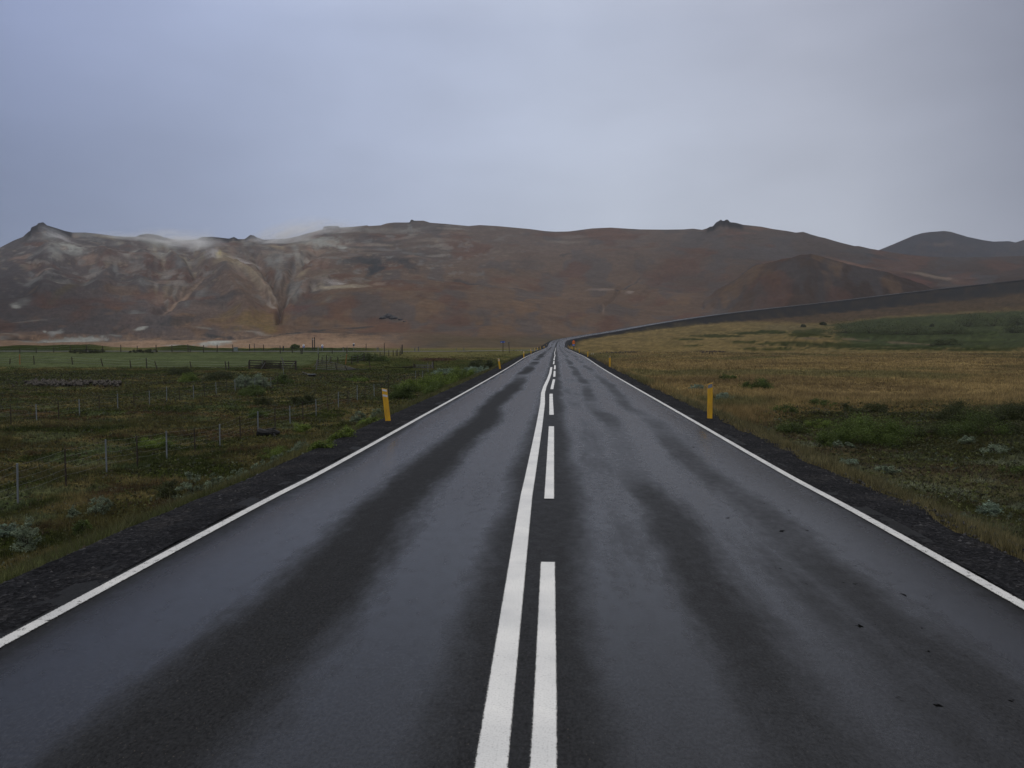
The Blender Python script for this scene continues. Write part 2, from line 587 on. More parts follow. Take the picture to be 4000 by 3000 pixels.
# asphalt: UV.x = metres from the centre, UV.y = metres along
def asphalt():
    m, t, b = new_mat('wet_asphalt')
    uv = t.nodes.new('ShaderNodeUVMap')
    sp = t.nodes.new('ShaderNodeSeparateXYZ')
    t.links.new(uv.outputs[0], sp.inputs[0])
    X0, Y0 = sp.outputs[0], sp.outputs[1]
    def noise(sx, sy, detail=4, rough=.55, off=0.0):
        cb = t.nodes.new('ShaderNodeCombineXYZ')
        t.links.new(math_node(t, 'MULTIPLY_ADD', X0, sx, off), cb.inputs[0])
        t.links.new(math_node(t, 'MULTIPLY', Y0, sy), cb.inputs[1])
        n = t.nodes.new('ShaderNodeTexNoise')
        n.inputs['Scale'].default_value = 1.0
        n.inputs['Detail'].default_value = detail
        n.inputs['Roughness'].default_value = rough
        t.links.new(cb.outputs[0], n.inputs['Vector'])
        return n.outputs[0]
    def maprange(v, a, b_, c, d, smooth=True):
        n = t.nodes.new('ShaderNodeMapRange')
        if smooth: n.interpolation_type = 'SMOOTHSTEP'
        for i, q in enumerate((a, b_, c, d)): n.inputs[i + 1].default_value = q
        t.links.new(v, n.inputs[0])
        return n.outputs[0]
    # lateral wobble of the bands
    wob = math_node(t, 'MULTIPLY_ADD', noise(.05, .07, 2, .5, 4), .9, -.45)
    wob2 = math_node(t, 'MULTIPLY_ADD', noise(1.2, .28, 5, .6, 9), .5, -.25)
    wob3 = math_node(t, 'MULTIPLY_ADD', noise(7, 1.2, 4, .7, 19), .26, -.13)
    Xw = math_node(t, 'ADD', math_node(t, 'ADD', math_node(t, 'ADD', X0, wob), wob2), wob3)
    def band(c, w_, s, X=Xw):
        d = math_node(t, 'ABSOLUTE', math_node(t, 'SUBTRACT', X, c))
        return maprange(d, w_, w_ + s, 1, 0)
    # dryness mask: bands where the surface is dark and rough
    Xe = math_node(t, 'ADD', X0, wob2)
    dry = math_node(t, 'MULTIPLY', band(-1.85, .13, .48), math_node(t, 'ADD', maprange(Y0, 18, 45, 1, 0), maprange(noise(.06, .06, 3, .6, 45), .38, .56, .15, 1), clamp=True))
    def mx(a, b_): return math_node(t, 'MAXIMUM', a, b_)
    dry = mx(dry, math_node(t, 'MULTIPLY', band(1.18, .06, .36), maprange(noise(.1, .11, 3, .6, 60), .35, .6, .2, .72)))
    dry = mx(dry, math_node(t, 'MULTIPLY', band(2.22, .06, .34), maprange(noise(.1, .13, 3, .6, 80), .35, .6, .1, .6)))
    dry = mx(dry, math_node(t, 'MULTIPLY', band(-.16, .20, .42, Xe), .8))
    dry = mx(dry, math_node(t, 'MULTIPLY', maprange(math_node(t, 'ABSOLUTE', Xe), 3.0, 3.4, 0, 1), 1.0))
    # streaky patches, mostly the right lane
    pat = maprange(noise(.9, .12, 6, .6, 30), .48, .75, 0, .5)
    dry = mx(dry, math_node(t, 'MULTIPLY', pat, maprange(X0, -.6, .6, .35, 1)))
    grain = noise(55, 32, 3, .7)
    gr2 = noise(9, 5, 5, .7, 17)
    dry = math_node(t, 'ADD', dry, math_node(t, 'MULTIPLY_ADD', gr2, .5, -.25), clamp=True)
    # small chips in the surface, right lane wheel track
    chip = maprange(noise(8.0, 4.5, 3, .55, 71), .67, .71, 0, 1)
    chipm = math_node(t, 'MULTIPLY', chip, band(2.2, .35, .3, X0))
    crv = t.nodes.new('ShaderNodeTexVoronoi'); crv.feature = 'DISTANCE_TO_EDGE'
    cbv = t.nodes.new('ShaderNodeCombineXYZ')
    t.links.new(math_node(t, 'ADD', math_node(t, 'MULTIPLY', X0, .55), math_node(t, 'MULTIPLY', gr2, .25)), cbv.inputs[0])
    t.links.new(math_node(t, 'ADD', math_node(t, 'MULTIPLY', Y0, .30), math_node(t, 'MULTIPLY', grain, .05)), cbv.inputs[1])
    crv.inputs['Scale'].default_value = 1.0
    t.links.new(cbv.outputs[0], crv.inputs['Vector'])
    crack = math_node(t, 'MULTIPLY', maprange(crv.outputs['Distance'], .0, .006, 1, 0, False), maprange(noise(.3, .25, 2, .5, 93), .54, .62, 0, .8))
    # colours
    c0 = mixc(t, dry, (.018, .0187, .0212), (.0165, .0170, .0182))
    c1 = mixc(t, 1.0, c0, maprange(grain, .28, .72, .4, 1.7, False), 'MULTIPLY')
    spk = maprange(noise(70, 48, 2, .6, 5), .66, .74, 0, 1)
    c2 = mixc(t, math_node(t, 'MULTIPLY', spk, math_node(t, 'MULTIPLY_ADD', dry, .45, .08)), c1, (.14, .12, .10))
    c3 = mixc(t, crack, mixc(t, chipm, c2, (.004, .004, .004)), (.004, .004, .004))
    t.links.new(c3, b.inputs['Base Color'])
    ro = maprange(dry, 0, 1, .22, .62, False)
    ro = math_node(t, 'ADD', ro, math_node(t, 'MULTIPLY_ADD', gr2, .14, -.07))
    t.links.new(ro, b.inputs['Roughness'])
    spx = maprange(dry, 0, 1, .16, .06, False)
    spx = math_node(t, 'MULTIPLY', spx, math_node(t, 'SUBTRACT', 1.0, chipm))
    t.links.new(spx, b.inputs['Specular IOR Level'])
    bp = t.nodes.new('ShaderNodeBump')
    bp.inputs['Strength'].default_value = .5
    bp.inputs['Distance'].default_value = .005
    t.links.new(grain, bp.inputs['Height'])
    t.links.new(bp.outputs[0], b.inputs['Normal'])
    df = t.nodes.new('ShaderNodeBsdfDiffuse')
    t.links.new(c3, df.inputs[0])
    ms = t.nodes.new('ShaderNodeMixShader')
    t.links.new(maprange(dry, 0, 1, .0, .36, False), ms.inputs[0])
    t.links.new(b.outputs[0], ms.inputs[1]); t.links.new(df.outputs[0], ms.inputs[2])
    t.links.new(ms.outputs[0], t.nodes['Material Output'].inputs[0])
    return m
M_ASPH = asphalt()

def paint(name, half, wear=.30, tone=.74, rag=.012):
    """paint film: ragged edges and bare specks come from a mask over the strip"""
    m, t, b = new_mat(name)
    uv = t.nodes.new('ShaderNodeUVMap')
    sp = t.nodes.new('ShaderNodeSeparateXYZ')
    t.links.new(uv.outputs[0], sp.inputs[0])
    def nz(scale, det, ro=.6, st=(1, 1, 1)):
        mpp = t.nodes.new('ShaderNodeMapping'); mpp.inputs['Scale'].default_value = st
        t.links.new(uv.outputs[0], mpp.inputs[0])
        n = t.nodes.new('ShaderNodeTexNoise')
        n.inputs['Scale'].default_value = scale; n.inputs['Detail'].default_value = det; n.inputs['Roughness'].default_value = ro
        t.links.new(mpp.outputs[0], n.inputs['Vector'])
        return n.outputs[0]
    fine = nz(95, 4, .75); mid = nz(16, 5, .7); lo = nz(1.6, 4)
    d = math_node(t, 'ABSOLUTE', sp.outputs[0])
    e = math_node(t, 'ADD', d, math_node(t, 'MULTIPLY_ADD', fine, rag * 4, -rag * 2))
    inside = math_node(t, 'LESS_THAN', e, half)
    w1 = math_node(t, 'ADD', math_node(t, 'MULTIPLY', mid, .55), math_node(t, 'MULTIPLY', fine, .45))
    hole = math_node(t, 'GREATER_THAN', w1, wear)
    mask = math_node(t, 'MULTIPLY', inside, hole)
    r2 = ramp(t, [(.3, (tone * .74, tone * .75, tone * .76)), (.7, (tone, tone, tone * .985))])
    t.links.new(lo, r2.inputs[0])
    g2 = ramp(t, [(.3, (.62, .62, .62)), (.5, (1, 1, 1))])
    t.links.new(fine, g2.inputs[0])
    t.links.new(mixc(t, 1.0, r2.outputs[0], g2.outputs[0], 'MULTIPLY'), b.inputs['Base Color'])
    b.inputs['Roughness'].default_value = .6
    b.inputs['Specular IOR Level'].default_value = .25
    tr = t.nodes.new('ShaderNodeBsdfTransparent'); ms = t.nodes.new('ShaderNodeMixShader')
    t.links.new(mask, ms.inputs[0]); t.links.new(tr.outputs[0], ms.inputs[1]); t.links.new(b.outputs[0], ms.inputs[2])
    t.links.new(ms.outputs[0], t.nodes['Material Output'].inputs[0])
    return m
M_PAINT = paint('white_solid_paint', .070, .38, .74, .013)
M_PAINT_D = paint('white_dash_paint', .057, .38, .74, .013)
M_PAINT_E = paint('worn_edge_paint', .050, .43, .60, .016)

def gravel():
    m, t, b = new_mat('dark_gravel')
    co = t.nodes.new('ShaderNodeTexCoord')
    v = t.nodes.new('ShaderNodeTexVoronoi')
    v.inputs['Scale'].default_value = 38
    t.links.new(co.outputs['Object'], v.inputs['Vector'])
    n = t.nodes.new('ShaderNodeTexNoise')
    n.inputs['Scale'].default_value = 1.3; n.inputs['Detail'].default_value = 9; n.inputs['Roughness'].default_value = .72
    t.links.new(co.outputs['Object'], n.inputs['Vector'])
    r = ramp(t, [(.3, (.009, .009, .010)), (.5, (.017, .0175, .020)), (.68, (.030, .029, .030))])
    t.links.new(n.outputs[0], r.inputs[0])
    r2 = ramp(t, [(0, (.35, .35, .35)), (.7, (1.2, 1.2, 1.2)), (1.0, (2.8, 2.7, 2.6))])
    t.links.new(v.outputs['Color'], r2.inputs[0])
    t.links.new(mixc(t, 1.0, r.outputs[0], r2.outputs[0], 'MULTIPLY'), b.inputs['Base Color'])
    b.inputs['Roughness'].default_value = .8
    b.inputs['Specular IOR Level'].default_value = .02
    bp = t.nodes.new('ShaderNodeBump')
    bp.inputs['Strength'].default_value = .9; bp.inputs['Distance'].default_value = .03
    t.links.new(v.outputs['Distance'], bp.inputs['Height'])
    t.links.new(bp.outputs[0], b.inputs['Normal'])
    return m
M_GRAVEL = gravel()
M_YEL = simple('yellow_post_plastic', (.62, .36, .02), .5, .3, .10, 7, col2=(.44, .25, .03), stretch=(2.5, 2.5, .6))
M_YELD = simple('grey_reflector', (.16, .18, .21), .35, .5, .1, 60)
M_REFW = simple('white_reflector', (.50, .53, .60), .4, .5, .08, 60)
M_METAL = simple('galvanised_post', (.15, .17, .19), .55, .5, .2, 14, stretch=(1, 1, .3))
M_WOODD = simple('dark_weathered_wood', (.040, .032, .026), .85, .2, .45, 25, bump=.5, stretch=(1, 1, .15))
M_WOODG = simple('grey_weathered_wood', (.13, .125, .125), .85, .2, .4, 25, bump=.5, stretch=(.3, 1, 1))
M_WIRE = simple('galvanised_wire', (.20, .21, .22), .5, .5, .1, 10)
M_ROCK = simple('lava_rock', (.050, .045, .040), .9, .2, .6, 5, bump=.8)
M_BLACK = simple('black_rubber', (.012, .012, .014), .55, .4, .3, 20)
M_RIM = simple('pale_rim', (.26, .28, .31), .35, .5, .15, 20)  # pale grey rim colour, lighter than the black tub body
M_BLUE = simple('blue_sign_paint', (.02, .08, .36), .45, .4, .08, 20)
M_WHITE = simple('white_sign_paint', (.75, .76, .80), .5, .4, .05, 20)
M_ORANGE = simple('orange_sign_paint', (.72, .20, .02), .5, .4, .08, 20)
M_REDP = simple('red_sign_paint', (.45, .03, .02), .5, .4, .08, 20)
M_BRANCH = simple('shrub_branches', (.045, .035, .028), .9, .1, .3, 30)
M_OWOOD = simple('orange_stained_post', (.26, .12, .04), .8, .2, .3, 20)
M_ROCKD = simple('dark_lava', (.040, .040, .044), .9, .2, .5, .6, bump=1.0)
M_STONEP = simple('grey_stone_bollard', (.13, .13, .13), .85, .2, .3, 10)

# ------------------------------------------------------------------ ground sheet
def grid_faces(nr, nc):
    i = np.arange(nr - 1)[:, None] * nc + np.arange(nc - 1)[None, :]
    return np.stack([i, i + 1, i + nc + 1, i + nc], -1).reshape(-1, 4)

rows = list(np.arange(-30, 10, .4))
y = 10.0
while y < 3200:
    rows.append(y); y += max(.16, .0115 * y if y > 60 else .0085 * y)
rows = np.array(rows)
NC = 840
sgrid = np.linspace(-1, 1, NC)
W_ = 45 + 1.12 * np.maximum(rows, 0)
def repaint(c, X, Y, Z):
    """patches of heath, dune and hay field on the far right slope"""
    px, py = project(X, np.maximum(Y, 1), Z)
    far = sm(150, 190, Y) * (X > 0)
    n_a = fbm(px / 30, py / 6, 4); n_b = fbm(px / 9, py / 3, 3)
    def el(cx, cy, rx, ry, ang=0):
        a = R(ang); dx, dy = px - cx, py - cy
        q = np.hypot((dx * np.cos(a) + dy * np.sin(a)) / rx, (-dx * np.sin(a) + dy * np.cos(a)) / ry)
        return sm(1.2, .6, q + 1.5 * (n_a - .5) + .8 * (n_b - .5)) * far
    c = lerp(c, (.130, .098, .046), far * .85)
    c = lerp(c, (.075, .062, .030), far * sm(.5, .62, n_a) * .6)
    top = np.interp(px, [2600, 3000, 3250, 3450, 4000], [1262, 1262, 1268, 1243, 1212])
    c = lerp(c, (.058, .042, .028), far * sm(4, -14, py - top + (n_a - .5) * 26))
    c = lerp(c, (.040, .032, .024), far * sm(-6, -20, py - top) * sm(.48, .62, fbm(px / 70, py / 12, 3)) * .6)
    gf = sm(-4, 4, py - top + (n_a - .5) * 8) * sm(1364, 1356, py + (n_a - .5) * 10) * sm(3225, 3330, px + (n_a - .5) * 160 - (py - 1300) * .6)
    c = lerp(c, (.034, .042, .021), far * gf)
    c = lerp(c, (.046, .056, .024), far * gf * sm(.5, .65, fbm(px / 50, py / 8, 3)) * .6)
    for q in [(2690, 1325, 60, 4), (2790, 1312, 100, 6), (2950, 1300, 110, 7), (3010, 1292, 60, 6), (3150, 1300, 90, 22), (3120, 1343, 170, 9), (3020, 1362, 110, 6), (3330, 1352, 230, 8), (3550, 1362, 300, 6), (3850, 1366, 260, 6), (3420, 1305, 170, 16), (3700, 1300, 150, 12), (3650, 1335, 200, 5), (2700, 1350, 40, 3), (2900, 1335, 60, 4)]:
        c = lerp(c, (.022, .029, .011), el(*q) * .9)
    c = lerp(c, (.095, .078, .042), el(3070, 1281, 100, 11) * .9)
    for q in [(3340, 1327, 60, 3, 6), (3560, 1342, 90, 3, 3), (3160, 1321, 50, 2, 3)]:
        c = lerp(c, (.11, .085, .06), el(*q) * .8)
    for q in [(2650, 1377, 60, 2), (2860, 1378, 140, 2.5), (3100, 1382, 160, 2.5), (3400, 1392, 200, 3), (3750, 1386, 200, 2.5), (2950, 1352, 60, 2.5)]:
        c = lerp(c, (.035, .028, .022), el(*q) * .8)
    return c * (.6 + .8 * n_b)[..., None]
GX = W_[:, None] * sgrid[None, :]
GY = np.repeat(rows[:, None], NC, 1)
GZ, GD, GB, _ = ground(GX, GY, True)
GC = gcol(GX, GY)
_m = (GX > 0) & (GY > 140)
GC2 = repaint(GC, GX, GY, GZ)
GC = np.where(_m[..., None], GC2, GC)
GC = lerp(GC, (.020, .0205, .022), np.clip(GB * (.45 + .9 * fbm(GX / 6, GY / 6, 3)), 0, 1))
near_road = (GD < 4.4) & (GY > 296)
GZ = np.where(near_road, GZ - .25, GZ)
g = mesh_np('ground', np.stack([GX, GY, GZ], -1).reshape(-1, 3), grid_faces(len(rows), NC), M_GROUND,
            col=GC.reshape(-1, 3), smooth=True)
g['kind'] = 'structure'

# ------------------------------------------------------------------ road strips
_tan = np.gradient(PATH[:, :2], axis=0)
_tan /= np.linalg.norm(_tan, axis=1)[:, None]
_nor = np.stack([_tan[:, 1], -_tan[:, 0]], 1)          # to the right of travel
_arc = np.concatenate([[0], np.cumsum(np.linalg.norm(np.diff(PATH[:, :2], axis=0), axis=1))]) + PATH[0, 1]

def strip(name, offs, hz, mat, a0=-40, a1=1e9, wig=None, kind='structure', parent=None, dens=1):
    m = (_arc >= a0) & (_arc <= a1)
    arc = _arc[m]
    if dens > 1:
        arc = np.linspace(arc[0], arc[-1], (len(arc) - 1) * dens + 1)
    P = np.stack([np.interp(arc, _arc, PATH[:, i]) for i in range(3)], 1)
    Nn = np.stack([np.interp(arc, _arc, _nor[:, i]) for i in range(2)], 1)
    V = []; UV = []
    for j, (o, h) in enumerate(zip(offs, hz)):
        oo = o + (wig(arc, j) if wig else 0 * arc)
        hh = h if np.isscalar(h) else h
        V.append(np.stack([P[:, 0] + Nn[:, 0] * oo, P[:, 1] + Nn[:, 1] * oo, P[:, 2] + hh + 0 * arc], 1))
        UV.append(np.stack([oo, arc], 1))
    V = np.stack(V, 1); UV = np.stack(UV, 1)
    nr, nc = V.shape[:2]
    o = mesh_np(name, V.reshape(-1, 3), grid_faces(nr, nc), mat, parent, uv=UV.reshape(-1, 2), smooth=True)
    if kind and not parent: o['kind'] = kind
    return o

def edge_wig(arc, j):
    n = (fbm(arc / 1.1, arc * 0 + 5, 4) - .5)
    return n * (.10 if j in (0, 8) else 0)
strip('road', [-3.72, -3.68, -2.6, -1.3, 0, 1.3, 2.5, 3.52, 3.56], [-.05, -.008, .004, .012, .015, .012, .004, -.008, -.05], M_ASPH,
      wig=lambda a, j: (fbm(a / .9, a * 0 + j // 5 * 9, 4) - .5) * .09 if j in (0, 1, 7, 8) else 0 * a, dens=3)

# gravel shoulders, built as a bumpy grid on both sides
def shoulder(side):
    arcs = np.concatenate([np.arange(-12, 60, .12), np.arange(60, 300, .6), _arc[_arc > 300]])
    P = np.stack([np.interp(arcs, _arc, PATH[:, i]) for i in range(3)], 1)
    Nn = np.stack([np.interp(arcs, _arc, _nor[:, i]) for i in range(2)], 1)
    inner = 3.50 if side < 0 else 3.35
    outer = (4.75 if side < 0 else 4.15)
    k = 16
    V = np.zeros((len(arcs), k, 3))
    ow = outer + (fbm(arcs / 1.6, arcs * 0 + side * 3, 4) - .5) * .55 + (fbm(arcs / 9, arcs * 0 + 11 + side, 2) - .5) * .35
    ow = np.where(arcs > 295, outer + 1.2, ow)
    for j in range(k):
        t_ = j / (k - 1)
        o = inner + (ow - inner) * t_
        X = P[:, 0] + Nn[:, 0] * o * side; Yy = P[:, 1] + Nn[:, 1] * o * side
        z = P[:, 2] - .03 - .02 * t_ - np.maximum(0, o - 4.25) / np.where(arcs < 296, 2.4, 1.9) + .03
        z = z + (fbm(X / .05, Yy / .07, 3) - .5) * .03 * (t_ > 0.1) + (fbm(X / .5, Yy / .5, 2) - .5) * .03
        z = np.where(t_ > .95, z - .07, z)
        V[:, j] = np.stack([X, Yy, z], 1)
    nr, nc = V.shape[:2]
    f = grid_faces(nr, nc)
    if side < 0: f = f[:, ::-1]
    o = mesh_np('gravel_shoulder', V.reshape(-1, 3), f, M_GRAVEL, smooth=False)
    o['kind'] = 'structure'
shoulder(-1); shoulder(1)

# loose stones on the shoulders
def stones(n, name, place, smin, smax, mat):
    x, y_ = place(n)
    n = len(x)
    z = ground(x, y_)
    d = np.abs(x)
    z = np.maximum(z, zroad(y_) - .035 - np.maximum(0, d - 4.25) / 2.4)
    s = smin + (smax - smin) * RG.random(n) ** 3
    base = np.array([(1, 0, 0), (0, 1, 0), (-1, 0, 0), (0, -1, 0), (0, 0, 1), (0, 0, -1)], float)
    V = base[None] * s[:, None, None] * (.6 + .8 * RG.random((n, 6, 3)))
    V[:, :, 2] *= .7
    a = RG.random(n) * 6.28
    c, sn = np.cos(a)[:, None], np.sin(a)[:, None]
    V = np.stack([V[..., 0] * c - V[..., 1] * sn, V[..., 0] * sn + V[..., 1] * c, V[..., 2]], -1)
    V += np.stack([x, y_, z + s * .25], -1)[:, None]
    f = np.array([(0, 1, 4), (1, 2, 4), (2, 3, 4), (3, 0, 4), (1, 0, 5), (2, 1, 5), (3, 2, 5), (0, 3, 5)])
    Fc = (f[None] + np.arange(n)[:, None, None] * 6).reshape(-1, 3)
    return mesh_np(name, V.reshape(-1, 3), Fc, mat)
def _pl(n):
    yy = 4 + 56 * RG.random(n) ** 1.6
    left = RG.random(n) < .55
    xx = np.where(left, -(3.62 + 1.3 * RG.random(n) ** .7), 3.42 + .9 * RG.random(n) ** .8)
    return xx, yy
tag(stones(9000, 'gravel', _pl, .008, .040, simple('loose_stone', (.040, .040, .043), .8, .1, .5, 9)), 'loose dark gravel along both road edges', 'gravel', kind='stuff')

# ------------------------------------------------------------------ painted lines
def line(name, x0, w_, a0, a1, mat, xf=None, lift=.006, dens=4):
    arc = np.unique(np.concatenate([[a0, a1], np.arange(a0, a1, .03)[np.arange(a0, a1, .03) < 16], np.arange(a0, a1, .12)[np.arange(a0, a1, .12) < 60], np.arange(a0, a1, 1.0)]))
    c = np.full(arc.shape, float(x0)) if xf is None else xf(arc)
    def zz(x): return np.interp(np.abs(x), [0, 1.3, 2.6, 3.6], [.015, .012, .004, -.006])
    hw = w_ / 2 + .012
    L_ = c - hw; R_ = c + hw
    V = np.stack([np.stack([L_, arc, zroad(arc) + zz(L_) + lift], 1), np.stack([R_, arc, zroad(arc) + zz(R_) + lift], 1)], 1)
    UV = np.stack([np.stack([0 * arc - hw, arc], 1), np.stack([0 * arc + hw, arc], 1)], 1)
    o = mesh_np(name, V.reshape(-1, 3), grid_faces(len(arc), 2), mat, uv=UV.reshape(-1, 2))
    o['kind'] = 'structure'
    return o
XS = lambda a: interp(a, [(-20, -.25), (3, -.27), (9.5, -.35), (18, -.37), (24, -.40), (29, -.47), (33, -.46), (40, -.38), (47, -.33), (57, -.33)])
XD = lambda a: interp(a, [(-20, -.03), (4, -.05), (9, -.075), (19, -.10), (28, -.17), (33, -.15), (40, -.09), (58, -.08)])
XC = lambda a: interp(a, [(60, -.19), (85, -.18), (100, -.12), (120, -.22), (150, -.22), (180, -.1), (230, -.18), (283, .0)])
line('solid_centre_line', 0, .145, -20, 57.5, M_PAINT, XS)
k = -3
while True:
    a0, a1 = 9.3 + 11 * k, 17.55 + 11 * k
    k += 1
    if a0 > 280: break
    line('dashed_centre_line', 0, .118, a0, a1, M_PAINT_D, XD if a1 < 62 else XC, lift=.0065)
line('edge_line', -3.41, .105, -20, 286, M_PAINT_E, lambda a: -3.41 + .03 * np.sin(a / 17))
line('edge_line', 3.25, .105, -20, 286, M_PAINT_E, lambda a: 3.25 + .03 * np.sin(a / 14 + 1))

# side road to the left
xs = np.concatenate([np.arange(-330, -20, 4.0), np.arange(-20, -3.2, .8)])
wd = np.interp(xs, [-25, -12, -3.5], [3.2, 3.6, 9.0])
zb = .2 + .25 * sm(-30, -4, xs)
zb = np.where(xs > -5, zroad(SIDE_Y) - .035, zb)
V = np.stack([np.stack([xs, SIDE_Y + s * wd, zb - .015 + .0 * xs + s * .03], 1) for s in (-1, 1)], 1)
o = mesh_np('side_road', V.reshape(-1, 3), grid_faces(len(xs), 2)[:, ::-1], simple('side_road_asphalt', (.05, .05, .055), .62, .4, .2, 3))
o['kind'] = 'structure'

# ------------------------------------------------------------------ mountain
RIDGE = [(-900, 1010), (-300, 1000), (-100, 985), (0, 967), (25, 954), (54, 939), (90, 925), (108, 907), (118, 902), (122, 888), (132, 884), (145, 878), (148, 872), (168, 868), (174, 872), (183, 880),
         (217, 890), (253, 902), (282, 908), (315, 908), (333, 908), (398, 915), (452, 923), (499, 925), (532, 925), (546, 917.5), (575, 913), (615, 917.5), (640, 927),
         (680, 934.5), (741, 937.5), (770, 934), (788, 926), (832, 925), (894, 932), (914, 925.5), (930, 934), (955, 934), (968, 925), (977, 917.5), (992, 920), (1002, 927),
         (1031, 936), (1089, 934.5), (1118, 932), (1162, 923), (1198, 912), (1234, 903), (1262, 895), (1265, 885), (1285, 882.5), (1322.6, 883), (1326, 888.6), (1379, 886), (1426, 881), (1433, 880), (1440, 883),
         (1487, 880), (1512, 872), (1541, 869), (1596, 869), (1601, 868), (1605, 858), (1612, 858), (1616, 862), (1654, 862), (1681, 870), (1744, 874.6), (1830, 882.7), (1875, 879), (1952, 883.6), (1997, 888),
         (2065, 894), (2133, 903), (2169, 905), (2223, 904), (2314, 892), (2386, 889), (2500, 896), (2599, 897), (2671, 896), (2707, 893), (2743, 897.6), (2762, 892), (2772, 886),
         (2785, 884), (2791, 876), (2798, 868), (2809, 863), (2816, 857), (2821, 862), (2828, 863), (2836, 858), (2843, 858), (2852, 868), (2874, 870), (2903, 878), (2971, 885),
         (3022, 895), (3073, 902), (3109, 908.5), (3138, 905.6), (3170, 916.5), (3200, 925), (3222, 929.5), (3272, 944.7), (3337, 961), (3355, 961), (3402, 972), (3433, 977),
         (3471, 984.5), (3507, 989), (3561, 997), (3634, 1003), (3760, 1006), (4000, 1000), (4300, 1000), (5200, 1010)]
HILL = [(3300, 1030), (3400, 993), (3433, 977), (3489, 954), (3569, 920), (3600, 911), (3623, 907), (3688, 902), (3717, 906), (3779, 925), (3836, 937), (3880, 943.6), (3941, 942), (3967, 947), (4000, 937),
        (4150, 915), (4300, 930), (4800, 980)]
KNOLL = [(2500, 1330), (2700, 1205), (2800, 1140), (2885, 1092), (2920, 1062), (2957, 1042), (3000, 1033), (3051, 1020), (3090, 1008), (3123, 999), (3163, 998), (3200, 1008), (3250, 1024), (3308, 1035), (3417, 1060), (3500, 1080), (3600, 1112), (3750, 1175), (3900, 1260)]

def ridge_tables(tr):
    us, es = zip(*[ray(a, b) for a, b in tr])
    return np.array(us), np.array(es)

RU, RE = ridge_tables(RIDGE)
MU = np.concatenate([np.linspace(-1.15, -.68, 120, endpoint=False), np.linspace(-.68, .60, 1180), np.linspace(.60, 1.1, 100)[1:]])
NR = 400
MT = np.linspace(0, 1, NR)
Yf = interp(MU, [(-1.2, 400), (-.1, 400), (0, 470), (.1, 600), (.25, 800), (.6, 880), (1.2, 900)])
_er = np.interp(MU, _U, (_ZRU - 1.85) / _YRU, left=-.006)
zf = np.where(MU < 0, -.8, np.maximum(-.8, (_er - .022) * Yf))
Yd = interp(MU, [(-1.2, 1250), (-.65, 1350), (-.3, 1600), (0, 1650), (.2, 1550), (.45, 1500), (.7, 1600), (1.2, 1600)])
_red = np.interp(MU, RU, RE)
_kk = np.exp(-(np.arange(-60, 61) / 26.0) ** 2); _kk /= _kk.sum()
_res = np.convolve(np.pad(_red, 60, mode='edge'), _kk, mode='valid')
zds = 1.85 + _res * Yd
zd = 1.85 + _red * Yd

def screen(U, E, Yc=1000.0):
    return project(U * Yc, Yc + 0 * U, 1.85 + E * Yc)

T2, U2 = np.meshgrid(MT, MU, indexing='ij')
shape = .22 * T2 + .78 * T2 ** 1.75
Y2 = Yf[None] + (Yd - Yf)[None] * T2
Z2 = zf[None] + (zds - zf)[None] * shape + (zd - zds)[None] * T2 ** 16
# knoll in front of the right slope
KU, KE = ridge_tables(KNOLL)
ke = np.interp(U2, KU, KE, left=-1, right=-1)
kz = 1.85 + np.maximum(ke, .001) * 1080
kn = kz * np.exp(-(np.abs(Y2 - 1080) / 190) ** 2.2)
kmask = (ke > 0) & (kn > Z2)
kdiff = kn - Z2
PX, PY = screen(U2, (Z2 - 1.85) / Y2)
edge = sm(0, .12, 1 - T2) * sm(0.02, .15, T2)
xx, yy = U2 * Y2, Y2
relief = (fbm(xx / 170, yy / 170, 4) - .5) * 26 + (fbm(xx / 28, yy / 45 + 7, 4) - .5) * 5 * (.35 + .65 * sm(1500, 1000, PX))
Z2 = Z2 + relief * edge
# gullies: polylines in photograph pixels, depth in metres, width in pixels
def poly_dist(px, py, pts):
    best = np.full(px.shape, 1e9); tt = np.zeros(px.shape)
    for i in range(len(pts) - 1):
        (ax, ay), (bx, by) = pts[i], pts[i + 1]
        dx, dy = bx - ax, by - ay
        t_ = np.clip(((px - ax) * dx + (py - ay) * dy) / (dx * dx + dy * dy), 0, 1)
        d = np.hypot(px - ax - t_ * dx, py - ay - t_ * dy)
        m = d < best
        best = np.where(m, d, best); tt = np.where(m, (i + t_) / (len(pts) - 1), tt)
    return best, tt
wx = PX + (fbm(PX / 30, PY / 30, 3) - .5) * 26
wy = PY + (fbm(PX / 30 + 40, PY / 30, 3) - .5) * 22
GUL = [([(985, 985), (1030, 1055), (1060, 1105), (1105, 1165), (1092, 1210), (1085, 1255)], 26, 13),
       ([(1280, 960), (1200, 1010), (1130, 1075), (1110, 1130), (1105, 1165)], 24, 16),
       ([(760, 970), (755, 1030), (770, 1085), (720, 1140), (640, 1190), (590, 1240)], 22, 26),
       ([(700, 1000), (740, 1040), (770, 1085)], 14, 14),
       ([(540, 940), (600, 1000), (690, 1050)], 10, 18),
       ([(1180, 1000), (1090, 1080), (1060, 1120)], 10, 9),
       ([(2500, 1075), (2430, 1110), (2400, 1150), (2365, 1190), (2355, 1240)], 9, 9),
       ([(2610, 1060), (2540, 1120), (2480, 1180)], 6, 11),
       ([(300, 1000), (330, 1080), (300, 1180)], 9, 26), ([(120, 1000), (110, 1090), (60, 1180)], 8, 24),
       ([(1500, 1000), (1440, 1080), (1400, 1160)], 6, 22), ([(1900, 950), (1880, 1050), (1820, 1130)], 7, 34), ([(2250, 960), (2200, 1060), (2190, 1160)], 6, 34)]
gm = np.zeros(Z2.shape)
